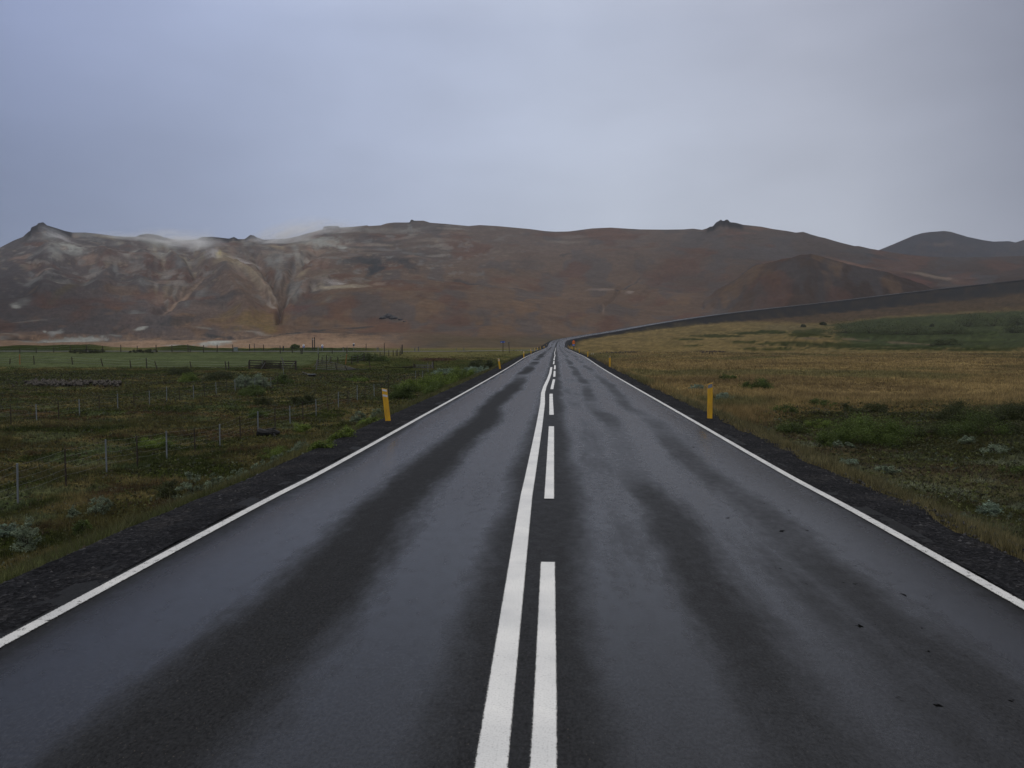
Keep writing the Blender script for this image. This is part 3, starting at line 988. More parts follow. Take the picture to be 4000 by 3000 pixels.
for pts, dep, wdt in GUL:
    d, tt = poly_dist(wx, wy, pts)
    gg = np.exp(-(d / wdt) ** 2) * sm(0, .15, tt) * sm(1.01, .85, tt)
    Z2 = Z2 - .36 * dep * gg * edge
    gm = np.maximum(gm, np.exp(-(d / (wdt * .8)) ** 2) * (dep > 12))
# central spur between the two gullies
d, tt = poly_dist(PX, PY, [(870, 1035), (900, 1110), (960, 1200)])
Z2 = Z2 + 12 * np.exp(-(d / 48) ** 2) * edge
for pts_, hh_, ww_ in [([(850, 1015), (780, 1085), (700, 1150), (560, 1235)], 7, 12), ([(900, 1035), (1010, 1100), (1095, 1195)], 7, 12), ([(1300, 1090), (1190, 1130), (1120, 1200)], 6, 12), ([(660, 985), (720, 1030), (765, 1080)], 6, 12),
                       ([(1180, 985), (1130, 1040), (1090, 1100)], 5, 10), ([(400, 960), (420, 1060), (380, 1180)], 7, 40), ([(200, 960), (190, 1060), (150, 1200)], 7, 40), ([(560, 960), (580, 1040), (520, 1150)], 6, 30)]:
    d, tt = poly_dist(wx, wy, pts_)
    Z2 = Z2 + hh_ * np.exp(-(d / ww_) ** 2) * edge * sm(0, .1, tt) * sm(1.01, .8, tt)
Z2 = np.where(kmask, np.maximum(Z2, kn + (fbm(xx / 22, yy / 22, 4) - .5) * 8 * sm(0, 8, np.maximum(kn - Z2, 0))), Z2)
# back of the ridge
NB = 30
tb = np.linspace(0, 1, NB + 1)[1:]
Yb = Yd[None] + tb[:, None] * 700
rb = np.interp(MU, RU, RE)
zbk = zd[None] * (1 - tb[:, None] * .75) - 20 * tb[:, None]
Yall = np.vstack([Y2, Yb]); Zall = np.vstack([Z2, zbk]); Uall = np.vstack([U2, np.repeat(MU[None], NB, 0)])

# colours
def E_(cx, cy, rx, ry, ang=0, n=.5, soft=.6):
    a = R(ang)
    dx, dy = PX - cx, PY - cy
    q = np.hypot((dx * np.cos(a) + dy * np.sin(a)) / rx, (-dx * np.sin(a) + dy * np.cos(a)) / ry)
    return sm(1 + soft * .5, 1 - soft, q + (n * 2.2) * (NZ - .5) + n * 1.6 * (NF - .5))
NZ = fbm(PX / 22, PY / 8, 5, .6)
NZ2 = fbm(PX / 90 + 7, PY / 45, 4)
NF = fbm(PX / 7, PY / 4, 4, .65)
col = np.zeros(Z2.shape + (3,)) + np.array((.140, .097, .074))
col = lerp(col, (.105, .088, .090), sm(1150, 500, PX) * .7)
col = lerp(col, (.060, .041, .034), sm(2350, 3400, PX) * .95)
col = lerp(col, (.062, .056, .062), sm(520, 0, PX) * sm(1330, 1150, PY) * .8)
up = sm(1120, 930, PY)
col = lerp(col, (.125, .108, .105), up * .5)
col = lerp(col, (.085, .080, .084), sm(.50, .64, NZ2) * .55)
col = lerp(col, (.165, .105, .068), sm(.56, .68, fbm(PX / 120 + 70, PY / 50 + 3, 4)) * sm(1080, 1200, PY) * .7)
col = lerp(col, (.125, .066, .048), sm(.56, .70, fbm(PX / 150 + 20, PY / 40 + 13, 4)) * .6)
foot = sm(1285, 1345, PY + (NZ - .5) * 60)
col = lerp(col, (.30, .20, .135), foot * sm(1700, 1350, PX) * .9)
col = lerp(col, (.105, .085, .055), sm(1290, 1320, PY) * sm(1500, 1800, PX) * .7)
def put(c, rgb, m, k=1.0):
    return lerp(c, rgb, np.clip(m * k, 0, 1))
WHT = (.38, .385, .36); GRY = (.21, .21, .205); OCH = (.30, .245, .165); PNK = (.27, .19, .15); DRK = (.048, .050, .054); ORG = (.27, .155, .08)
# general pale sulphur mottling high on the left half
hi = sm(1230, 1000, PY) * sm(2350, 1500, PX)
col = put(col, GRY, sm(.60, .72, fbm(PX / 40 + 3, PY / 14 + 50, 5, .6)) * hi, .6)
col = put(col, (.24, .20, .155), sm(.64, .74, fbm(PX / 30 + 90, PY / 9 + 5, 5, .6)) * hi, .6)
for cx, cy, rx, ry, an, rgb, kk in [
    (195, 925, 40, 16, 10, GRY, .8), (268, 980, 70, 26, 12, WHT, .8), (225, 1000, 45, 20, -25, GRY, .7), (330, 915, 60, 12, 5, GRY, .7), (430, 925, 60, 10, 8, (.27, .24, .19), .7),
    (80, 1008, 50, 7, -12, PNK, .6), (150, 1000, 40, 12, -15, GRY, .5), (350, 1020, 30, 12, 5, PNK, .6), (370, 1048, 25, 10, 0, GRY, .6), (125, 1042, 28, 8, -18, PNK, .45),
    (520, 985, 22, 10, -25, WHT, .6), (450, 1050, 10, 16, 0, GRY, .7), (345, 1100, 32, 12, 0, GRY, .6), (120, 1090, 38, 9, -8, GRY, .5), (500, 1020, 60, 20, 10, GRY, .35),
    (690, 1000, 45, 12, 40, OCH, .6), (720, 1020, 32, 14, 35, OCH, .5), (620, 945, 60, 13, 10, WHT, .6), (570, 935, 40, 10, 5, GRY, .8), (560, 1120, 40, 20, 0, GRY, .35), (625, 1165, 30, 14, -20, PNK, .5),
    (700, 1170, 75, 7, -32, (.28, .20, .15), .9), (770, 1110, 45, 5, -42, (.27, .20, .15), .8), (65, 1220, 20, 9, 0, WHT, .9), (90, 1205, 30, 10, -15, GRY, .5), (530, 1228, 32, 7, 0, GRY, .6),
    (855, 1025, 16, 14, -40, (.42, .34, .12), 1), (900, 1045, 85, 26, 14, OCH, .6), (970, 1075, 60, 18, 30, OCH, .5), (1030, 1120, 75, 22, 38, (.27, .215, .16), .8), (1090, 1165, 50, 14, 45, PNK, .6),
    (1065, 1185, 42, 6, 38, (.36, .31, .27), .7), (1122, 1170, 50, 6, -50, (.30, .27, .24), .6), (1160, 1128, 50, 12, -32, (.28, .26, .24), .6), (1080, 1020, 50, 30, 20, GRY, .5), (990, 955, 60, 16, 8, GRY, .7),
    (1080, 975, 40, 12, 5, (.30, .24, .17), .7), (1250, 945, 100, 18, -3, WHT, .75), (1335, 958, 25, 8, 0, WHT, .8), (1230, 978, 50, 7, -5, PNK, .8), (1400, 950, 110, 7, 0, PNK, .45),
    (1180, 1070, 35, 9, -40, OCH, .7), (1090, 1075, 20, 24, 0, GRY, .6), (1250, 1105, 60, 16, 0, (.20, .165, .14), .7), (1330, 1133, 105, 11, 3, (.34, .29, .22), .9), (1430, 1137, 30, 8, 20, (.27, .22, .17), .8), (1480, 1130, 30, 7, -8, (.27, .20, .16), .7),
    (1160, 1150, 40, 12, -20, GRY, .7), (1700, 940, 110, 9, 0, (.21, .175, .15), .6), (1500, 900, 120, 16, 0, (.19, .17, .155), .6), (2200, 948, 70, 7, 5, (.22, .19, .165), .6), (2240, 925, 60, 9, 0, (.19, .17, .155), .5),
    (2350, 1122, 60, 6, 4, (.24, .19, .165), .7), (2460, 1135, 20, 7, -15, (.28, .23, .2), .7), (2357, 1215, 6, 26, 0, (.22, .16, .13), .7), (2870, 925, 90, 8, -8, (.20, .115, .085), .6), (2960, 895, 60, 8, 0, (.20, .12, .09), .6),
    (3330, 1035, 120, 7, 14, (.19, .11, .08), .8), (3640, 1075, 110, 9, 8, (.20, .155, .12), .8), (3700, 1078, 30, 8, 0, PNK, .6), (3560, 1110, 90, 30, 0, (.13, .06, .05), .7), (3280, 1145, 60, 12, 0, (.10, .055, .045), .5),
    # red and ochre tints
    (1000, 1250, 110, 28, -10, (.19, .13, .055), .7), (880, 1230, 60, 20, -15, (.18, .125, .06), .5), (1050, 1275, 40, 20, 0, (.20, .14, .05), .6), (260, 1150, 90, 16, -40, (.12, .095, .055), .6), (1150, 1200, 90, 22, 0, (.13, .065, .06), .5),
    # white pans at the foot
    (250, 1320, 140, 8, -5, WHT, 1), (350, 1310, 60, 5, 0, WHT, 1), (220, 1295, 34, 12, -22, (.34, .34, .33), .8), (175, 1300, 9, 4, 0, WHT, 1), (545, 1282, 28, 4, -8, WHT, .8), (450, 1300, 25, 4, 0, GRY, .8), (120, 1330, 60, 3, 0, GRY, .6),
    (850, 1340, 95, 10, -7, WHT, 1), (720, 1352, 60, 5, 2, WHT, .9), (835, 1325, 35, 6, 0, (.20, .19, .18), .7), (10, 1325, 30, 5, -6, GRY, .6), (320, 1330, 12, 10, 20, (.30, .22, .18), .8), (570, 1328, 60, 5, -8, PNK, .5), (250, 1345, 90, 3, -6, PNK, .6),
    # dark outcrops
    (1430, 1020, 85, 17, 3, DRK, .95), (1470, 1045, 45, 17, -12, DRK, .95), (1445, 1065, 24, 14, -30, DRK, .8), (1560, 1018, 50, 12, 0, DRK, .7), (1600, 1040, 40, 20, 20, DRK, .7), (1370, 1020, 60, 8, 0, (.075, .068, .066), .7),
    (1810, 1085, 50, 6, 4, DRK, .7), (1750, 1095, 60, 7, 0, DRK, .45), (1900, 1097, 34, 5, 0, DRK, .6), (2200, 1147, 50, 7, -4, DRK, .6), (2050, 1130, 50, 4, 2, DRK, .5), (2210, 1005, 35, 6, -8, DRK, .6), (2070, 1030, 60, 20, 0, (.08, .072, .072), .4),
    (2460, 1095, 50, 4, -26, DRK, .8), (2420, 1115, 22, 5, -35, DRK, .8), (700, 1250, 90, 14, -8, DRK, .6), (880, 1170, 110, 12, -4, DRK, .45), (300, 1195, 120, 40, 0, (.06, .055, .058), .3), (1700, 1000, 90, 40, 0, (.088, .078, .078), .5),
    (1180, 1280, 150, 4, -9, DRK, .9), (1380, 1250, 90, 3.2, -5, DRK, .9), (1080, 1310, 90, 4, -12, DRK, .8), (860, 1302, 80, 4, 5, DRK, .8), (1350, 1290, 160, 18, 0, (.085, .07, .066), .7), (670, 1310, 50, 5, -6, DRK, .6), (460, 1285, 50, 5, -12, DRK, .5),
    (2940, 1060, 40, 9, -30, DRK, .8), (2910, 1080, 14, 8, -20, DRK, .9), (3110, 1050, 110, 30, -25, (.055, .054, .060), .85), (3180, 1040, 60, 22, 10, DRK, .7), (3020, 1090, 30, 8, -25, DRK, .7), (3230, 1130, 120, 40, 10, (.075, .058, .056), .5),
    (3440, 1005, 110, 7, 8, DRK, .6), (3400, 1125, 30, 5, 0, DRK, .6), (2700, 1090, 160, 50, 0, (.085, .068, .064), .4), (2850, 930, 110, 18, 0, (.085, .070, .068), .5)]:
    col = put(col, rgb, E_(cx, cy, rx, ry, an), kk)
_rs = random.Random(5)
def scatter_patches(col, nn, x0, x1, y0, y1, rx, ry, cols, conv=None, k=.7):
    for _ in range(nn):
        cx, cy = _rs.uniform(x0, x1), _rs.uniform(y0, y1)
        ang = _rs.uniform(-8, 8) if conv is None else math.degrees(math.atan2(conv[1] - cy, conv[0] - cx)) + _rs.uniform(-12, 12)
        r1 = _rs.uniform(*rx)
        j0 = max(0, int(np.searchsorted(MU, ray(cx - r1 * 1.6, 1200)[0]))); j1 = int(np.searchsorted(MU, ray(cx + r1 * 1.6, 1200)[0]))
        sl_ = np.s_[:, j0:j1]
        a = R(ang); dx, dy = PX[sl_] - cx, PY[sl_] - cy
        r2 = _rs.uniform(*ry)
        q = np.hypot((dx * np.cos(a) + dy * np.sin(a)) / r1, (-dx * np.sin(a) + dy * np.cos(a)) / r2)
        m = sm(1.3, .5, q + 1.6 * (NF[sl_] - .5) + .9 * (NZ[sl_] - .5)) * _rs.uniform(k * .5, k)
        col[sl_] = lerp(col[sl_], _rs.choice(cols), m)
    return col
LGT = (.36, .34, .31)
col = scatter_patches(col, 70, 880, 1290, 950, 1180, (12, 34), (7, 15), [GRY, LGT, PNK, (.21, .17, .13), (.06, .052, .05)], (1105, 1240), .40)
col = scatter_patches(col, 50, 580, 860, 950, 1190, (12, 34), (7, 14), [GRY, LGT, PNK, OCH, (.05, .045, .045)], (620, 1290), .36)
col = scatter_patches(col, 90, 130, 820, 915, 1120, (12, 50), (4, 12), [GRY, LGT, PNK, (.06, .055, .06)], None, .45)
col = scatter_patches(col, 100, 950, 1800, 885, 1010, (12, 60), (2.5, 6), [GRY, LGT, PNK, (.24, .2, .16), (.06, .055, .055)], None, .42)
col = scatter_patches(col, 60, 1300, 2700, 900, 1250, (14, 70), (2, 7), [(.055, .05, .05), (.16, .12, .10), (.10, .06, .045)], None, .3)
col = scatter_patches(col, 60, 2700, 4000, 900, 1180, (14, 60), (2, 6), [(.03, .028, .03), (.11, .08, .065), (.09, .045, .035)], None, .38)
col = scatter_patches(col, 40, 0, 1400, 1230, 1345, (14, 80), (2, 5), [(.09, .065, .055), LGT, (.26, .17, .12), (.07, .06, .055)], None, .5)
# crags along the skyline
for x0, x1, dp in [(100, 280, 28), (546, 660, 14), (770, 900, 14), (900, 940, 12), (955, 1030, 20), (1031, 1200, 14), (1262, 1326, 16), (2762, 2900, 34), (1600, 1618, 8)]:
    ry_ = np.interp(PX, [a for a, b in RIDGE], [b for a, b in RIDGE])
    m = sm(x0 - 12, x0 + 8, PX) * sm(x1 + 12, x1 - 8, PX) * sm(dp * 1.3, dp * .4, PY - ry_ + (NZ - .5) * 20)
    col = put(col, (.026, .025, .028), m, .95)
col = col * (.74 - .22 * sm(700, 0, PX) * sm(980, 1150, PY) - .08 * sm(2600, 3600, PX))[..., None] * np.array((.98, 1.0, 1.0)) * .95
ST = fbm(PX / 16, PY / 2.2, 5, .65)
col = col * (.95 + .10 * ST)[..., None]
_sm = .5 + .9 * sm(1500, 1000, PX)
col = col * (1 + (NF - .5) * .5 * _sm)[..., None] * (.85 + .3 * fbm(PX / 300, PY / 90, 3))[..., None]
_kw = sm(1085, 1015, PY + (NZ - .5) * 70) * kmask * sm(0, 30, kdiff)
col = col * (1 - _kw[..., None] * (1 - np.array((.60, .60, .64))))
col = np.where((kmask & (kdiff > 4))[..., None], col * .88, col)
colb = np.repeat(col[-1:], NB, 0)
call = np.vstack([col, colb])
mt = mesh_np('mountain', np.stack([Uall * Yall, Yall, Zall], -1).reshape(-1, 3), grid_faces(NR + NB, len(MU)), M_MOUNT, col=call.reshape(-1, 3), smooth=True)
mt['kind'] = 'structure'

# far hill on the right
HU, HE = ridge_tables(HILL)
hu = np.linspace(.30, 1.0, 420); ht = np.linspace(0, 1, 90)
hT, hU = np.meshgrid(ht, hu, indexing='ij')
hY = 1700 + 900 * hT
hz1 = 1.85 + np.interp(hU, HU, HE, left=-.1) * 2600
hZ = 60 + (hz1 - 60) * (.3 * hT + .7 * hT ** 1.3) + (fbm(hU * 40, hT * 8, 4) - .5) * 26 * sm(0, .2, 1 - hT)
hb = np.linspace(0, 1, 12)[1:]
hYb = 2600 + hb[:, None] * 600 + 0 * hu[None]; hZb = hz1[-1][None] * (1 - .7 * hb[:, None])
HX, HYY = screen(hU, (hZ - 1.85) / hY)
hc = np.zeros(hZ.shape + (3,)) + np.array((.060, .058, .066))
hc = lerp(hc, (.15, .115, .10), sm(1, .4, np.hypot((HX - 3680) / 75, (HYY - 955) / 10) + (fbm(HX / 12, HYY / 6, 4) - .5) * 1.4) * .8)
hc = lerp(hc, (.085, .070, .068), sm(.5, .65, fbm(HX / 60, HYY / 16, 4)) * .7)
hc = hc * .48 * (.8 + .4 * fbm(HX / 8, HYY / 4, 3))[..., None]
fh = mesh_np('hill', np.stack([np.vstack([hU, np.repeat(hu[None], 11, 0)]) * np.vstack([hY, hYb]), np.vstack([hY, hYb]), np.vstack([hZ, hZb])], -1).reshape(-1, 3),
             grid_faces(101, 420), M_MOUNT, col=np.vstack([hc, np.repeat(hc[-1:], 11, 0)]).reshape(-1, 3), smooth=True)
fh['kind'] = 'structure'

def mount_at(px, py):
    """point on the mountain surface seen at a photograph pixel"""
    u, e = ray(px, py)
    j = int(np.argmin(np.abs(MU - u)))
    el = (Z2[:, j] - 1.85) / Y2[:, j]
    i = int(np.argmax(el >= e)) or len(el) - 1
    return Vector((U2[i, j] * Y2[i, j], Y2[i, j], Z2[i, j]))

# ------------------------------------------------------------------ grass (uncountable)
def blades(name, place, n, hfun, nb, wfun, colfun, lean=.5, label=None, mat=None):
    X, Y = place(n)
    n = len(X)
    Z = ground(X, Y)
    Hh = hfun(X, Y) * (.5 + RG.random(n))
    cb = colfun(X, Y) * (.55 + .9 * RG.random(n))[:, None]
    m = n * nb
    bx = np.repeat(X, nb) + (RG.random(m) - .5) * np.repeat(Hh, nb) * .7
    by = np.repeat(Y, nb) + (RG.random(m) - .5) * np.repeat(Hh, nb) * .7
    bz = np.repeat(Z, nb) - .01
    h = np.repeat(Hh, nb) * (.5 + .7 * RG.random(m))
    w2 = wfun(by) * (.6 + .8 * RG.random(m)) / 2
    a = RG.random(m) * 6.283
    l = RG.random(m) * lean * h
    la = RG.random(m) * 6.283
    V = np.zeros((m, 3, 3))
    V[:, 0] = np.stack([bx - np.cos(a) * w2, by - np.sin(a) * w2, bz], 1)
    V[:, 1] = np.stack([bx + np.cos(a) * w2, by + np.sin(a) * w2, bz], 1)
    V[:, 2] = np.stack([bx + np.cos(la) * l, by + np.sin(la) * l, bz + h], 1)
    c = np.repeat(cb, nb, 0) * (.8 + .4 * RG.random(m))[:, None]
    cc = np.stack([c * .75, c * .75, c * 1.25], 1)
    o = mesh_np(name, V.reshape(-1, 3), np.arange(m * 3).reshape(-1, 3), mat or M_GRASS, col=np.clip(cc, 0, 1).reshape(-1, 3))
    return tag(o, label, name.replace('_', ' '), kind='stuff')

def fan(u0, u1, y0, y1, pw=1.0, cond=None):
    def f(n):
        Y = (y0 ** (2 - pw) + (y1 ** (2 - pw) - y0 ** (2 - pw)) * RG.random(n)) ** (1 / (2 - pw)) if pw != 2 else y0 * (y1 / y0) ** RG.random(n)
        u = u0 + (u1 - u0) * RG.random(n)
        X = u * Y
        k = np.ones(n, bool)
        edge = np.where(X < 0, 4.55, 4.0) + (RG.random(n) ** 2) * .0
        k &= np.abs(X) > edge
        k &= ~((np.abs(Y - SIDE_Y) < 4.5) & (X < 0))
        if cond is not None: k &= cond(X, Y)
        return X[k], Y[k]
    return f
def is_tan(X, Y):
    return sm(36, 41, Y + sm(12, 5, X) * 12) * (X > 0)
def h_left(X, Y):
    p = (Y > 137) & (X / Y < -.3)
    return np.where(p, .04, .07 + .13 * fbm(X / 2.5, Y / 2.5, 2) ** 1.5)
def h_right(X, Y):
    t = is_tan(X, Y)
    return .05 + .08 * fbm(X / 2, Y / 2, 2) + t * (.03 + .26 * fbm(X / 4 + 8, Y / 4, 3) ** 1.5)
wf = lambda Y: .006 + .00055 * Y
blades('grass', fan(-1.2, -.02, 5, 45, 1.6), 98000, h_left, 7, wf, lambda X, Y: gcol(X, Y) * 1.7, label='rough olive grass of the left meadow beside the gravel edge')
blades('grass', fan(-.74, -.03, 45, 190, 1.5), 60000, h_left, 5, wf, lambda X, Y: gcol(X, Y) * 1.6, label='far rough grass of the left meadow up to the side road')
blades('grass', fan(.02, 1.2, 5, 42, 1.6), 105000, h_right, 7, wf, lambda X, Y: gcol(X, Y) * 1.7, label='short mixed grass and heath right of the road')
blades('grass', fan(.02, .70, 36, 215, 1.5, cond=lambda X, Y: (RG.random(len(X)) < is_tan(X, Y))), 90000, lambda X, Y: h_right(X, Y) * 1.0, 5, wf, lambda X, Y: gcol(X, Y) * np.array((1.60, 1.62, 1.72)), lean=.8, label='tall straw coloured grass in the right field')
# taller dry tufts leaning over the gravel edges
def vergep(n):
    Y = 2 + 115 * RG.random(n) ** 1.7
    left = RG.random(n) < .5
    X = np.where(left, -(4.55 + .9 * RG.random(n) ** 1.5 + .3 * fbm(Y / 1.6, Y * 0, 3)), 3.95 + 1.0 * RG.random(n) ** 1.5 + .3 * fbm(Y / 1.6, Y * 0 + 9, 3))
    return X, Y
blades('verge_grass', vergep, 9000, lambda X, Y: .12 + .10 * RG.random(len(X)), 8, wf, lambda X, Y: lerp(gcol(X, Y), (.115, .110, .055), .55 + 0 * X), lean=.9, label='dry grass tufts hanging over both gravel edges')

# low heath plants: small leaf clusters lying on the ground
def leaf_cloud(P, s, c, nb=3):
    """nb random triangles around each point"""
    m = len(P) * nb
    Pn = np.repeat(P, nb, 0); sn = np.repeat(s, nb)
    D = RG.normal(size=(m, 3, 3)); D[:, :, 2] *= .7
    D /= np.linalg.norm(D, axis=2)[:, :, None]
    V = Pn[:, None] + D * sn[:, None, None] * (.6 + .5 * RG.random((m, 3, 1)))
    cc = np.repeat(c, nb, 0) * (.6 + .8 * RG.random(m))[:, None]
    return V.reshape(-1, 3), np.repeat(cc, 3, 0)
def heath(n, place, label):
    X, Y = place(n)
    n = len(X)
    Z = ground(X, Y)
    s = (.022 + .0009 * Y) * (.6 + .8 * RG.random(n))
    P = np.stack([X, Y, Z + s * .5 + .04 * RG.random(n)], 1)
    pal = .8 * np.array([(.048, .062, .018), (.070, .075, .030), (.105, .125, .085), (.065, .050, .028), (.11, .125, .034), (.035, .036, .018)])
    pick = (fbm(X / 1.1, Y / .9, 3) * 9 + RG.random(n) * 1.6).astype(int) % 6
    V, c = leaf_cloud(P, s, pal[pick], 4)
    return tag(mesh_np('ground_cover', V, np.arange(len(V)).reshape(-1, 3), M_LEAF, col=c), label, 'ground cover', kind='stuff')
heath(90000, fan(-1.15, -.03, 5, 110, 1.5), 'low dark heath plants covering the left meadow')
heath(84000, fan(.02, 1.15, 5, 44, 1.4, cond=lambda X, Y: X > 4.8), 'low dark heath and grey lichen mats on the right verge')

# ------------------------------------------------------------------ shrubs
SH_COL = {'grey': ((.22, .27, .19), (.11, .145, .09)), 'bright': ((.150, .205, .036), (.085, .125, .024)), 'mid': ((.105, .150, .032), (.060, .092, .020)), 'green': ((.085, .120, .028), (.055, .082, .020)),
          'dark': ((.040, .052, .017), (.052, .060, .020)), 'blue': ((.22, .29, .22), (.14, .19, .14))}
def shrub(px, py, w, h, kind, label, group=None, depth=None, n=None, name=None):
    p = ground_at(px, py)
    sc_ = p.y / F
    W2, H = max(.12, w * sc_ / 2 * 1.18), max(.12, h * sc_ * 1.4)
    n = n or int(min(7000, max(1500, 7000 * W2 * H / (.02 + .0007 * p.y) / 25)))
    nc = max(8, int(10 + W2 * 9)) * (3 if kind in ('grey', 'blue') else 1)
    if p.y > 150 and w > 50: W2 *= 1.35
    root = empty(name or {'grey': 'willow_shrub', 'blue': 'willow_shrub'}.get(kind, 'birch_shrub'), p, 0, label, 'shrub', group)
    cx = RG.normal(size=(nc, 3)); cx /= np.linalg.norm(cx, axis=1)[:, None]
    cx[:, 2] = np.abs(cx[:, 2])
    rr = RG.random(nc) ** .4
    Dp = min(W2 * .8, 1.6)
    cen = cx * rr[:, None] * np.array([W2 * .82, Dp, H * .82])
    rad = (.16 + .16 * RG.random(nc)) * min(W2, H * 1.3) * (.62 if kind in ('grey', 'blue') else 1)
    ci = RG.integers(0, nc, n)
    d = RG.normal(size=(n, 3)); d /= np.linalg.norm(d, axis=1)[:, None]
    P = cen[ci] + d * (rad[ci] * (.25 + 1.0 * RG.random(n)))[:, None] * np.array([1.25, 1, .95])
    P[:, 2] = np.abs(P[:, 2]) + .01
    s = np.full(n, .013 + .00052 * p.y) * (.7 + .6 * RG.random(n))
    a, b = SH_COL[kind]
    cl = np.array(a)[None] * (.6 + .7 * RG.random(nc))[ci][:, None]
    cl = cl + (np.array(b) - np.array(a))[None] * RG.random((n, 1))
    V, c = leaf_cloud(P, s, np.clip(cl, .002, 1), 2)
    # sit the leaves on the uneven ground
    V[:, 2] += ground(V[:, 0] + p.x, V[:, 1] + p.y) - p.z
    mesh_np('foliage', V, np.arange(len(V)).reshape(-1, 3), M_LEAF, root, col=c)
    mb = MB()
    for k in range(min(nc, 14)):
        e = Vector(cen[k]) ; mid = Vector((e.x * .5, e.y * .5, e.z * .65))
        mb.cyl((e.x * .08, e.y * .08, -.06), mid, .008 + .00015 * p.y, .006 + .0001 * p.y, 4)
        mb.cyl(mid, e, .006 + .0001 * p.y, .003, 4)
    mb.build('branches', M_BRANCH, root)
    return root

LS = 'shrubs on the left verge and meadow'
RS = 'shrubs right of the road'
for a in [
    (101, 2150, 135, 115, 'grey', 'grey-green leafy willow shrub on the left gravel edge, nearest the camera'),
    (30, 2100, 90, 60, 'blue', 'dull green willow sprigs left of the nearest shrub at the photo edge'),
    (289, 2026, 60, 48, 'grey', 'small thin pale willow, left one of a pair below the first fence posts'),
    (385, 2014, 110, 72, 'grey', 'pale silvery willow, right one of a pair below the first fence posts'),
    (330, 2090, 100, 45, 'green', 'thin green sprigs by the gravel between two pale willows'),
    (740, 1948, 110, 95, 'grey', 'tallest silvery willow of the row hugging the left gravel edge'),
    (830, 1930, 100, 70, 'grey', 'silvery willow right of the tallest one by the left gravel'),
    (650, 1945, 110, 75, 'dark', 'dark green shrub left of the silvery willow row'),
    (925, 1890, 110, 56, 'grey', 'low silvery willow in the middle of the roadside row'),
    (1010, 1852, 90, 44, 'grey', 'small silvery willow near the upper end of the roadside row'),
    (1075, 1830, 90, 46, 'grey', 'upper last silvery willow of the roadside row'),
    (1164, 1778, 85, 48, 'grey', 'single pale willow inside the bright green bushes by the gravel'),
    (1075, 1790, 130, 38, 'bright', 'bright green bush at the lower end of the roadside strip'),
    (1250, 1760, 120, 44, 'bright', 'bright green bush right of the single pale willow'),
    (1330, 1722, 120, 40, 'bright', 'bright green bush at the upper end of the lower strip'),
    (606, 1752, 170, 36, 'bright', 'flat yellow-green bush behind the front wire fence'),
    (1400, 1652, 70, 40, 'grey', 'left pale willow beside the leaning yellow post'),
    (1466, 1645, 80, 40, 'grey', 'right pale willow touching the leaning yellow post'),
    (1430, 1672, 110, 32, 'bright', 'green bush in front of the pale willows by the leaning post'),
    (1180, 1688, 80, 30, 'bright', 'small bright bush alone in the middle of the front fence'),
    (1010, 1632, 100, 26, 'green', 'dull green bush between the two wire fences'),
    (1190, 1578, 120, 32, 'dark', 'dark green bush between the fences left of the yellow post'),
    (1030, 1582, 90, 24, 'dark', 'dark green bush left of another between the fences'),
    (950, 1512, 80, 40, 'grey', 'left half of the pale willow clump at the second fence'),
    (1010, 1510, 90, 42, 'grey', 'right half of the pale willow clump at the second fence'),
    (985, 1545, 110, 30, 'green', 'green bush under the pale willow clump'),
    (1105, 1500, 90, 32, 'green', 'green bush right of the pale willow clump'),
    (732, 1494, 95, 28, 'bright', 'light green bush in the dark band near the pale field'),
    (700, 1465, 140, 28, 'dark', 'dark bush above the light green one at the field edge'),
    (860, 1485, 110, 30, 'dark', 'dark bush left of the wooden hurdle fence'),
    (1050, 1440, 110, 22, 'dark', 'dark bush growing against the wooden hurdle fence'),
    (1395, 1490, 90, 16, 'bright', 'small bright green patch of bush below the broken fence'),
    (1560, 1558, 110, 50, 'green', 'dark green willow right of the leaning yellow post'),
    (1600, 1535, 120, 46, 'bright', 'lower left bush of the big bright green thicket'),
    (1670, 1515, 120, 44, 'bright', 'middle bush of the big bright green thicket'),
    (1735, 1500, 120, 40, 'bright', 'upper bush of the big bright green thicket'),
    (1690, 1548, 130, 40, 'green', 'darker green bush at the foot of the bright thicket'),
    (1800, 1482, 110, 34, 'bright', 'right end bush of the big bright green thicket'),
    (1740, 1463, 120, 20, 'blue', 'grey-green willow strip behind the bright thicket'),
    (1850, 1462, 120, 24, 'blue', 'grey-green willow near the second yellow post on the left'),
    (1880, 1436, 110, 30, 'dark', 'dark bush left of the second yellow post'),
    (1440, 1410, 160, 24, 'green', 'dark green bush in front of the row of thin posts'),
    (340, 1376, 130, 9, 'dark', 'dark bush on the far mound at the side road'),
    (560, 1376, 100, 8, 'dark', 'dark bush between the two far mounds'),
    (1150, 1362, 46, 13, 'green', 'round far bush beside the white and blue signs')]:
    shrub(*a, group=LS)
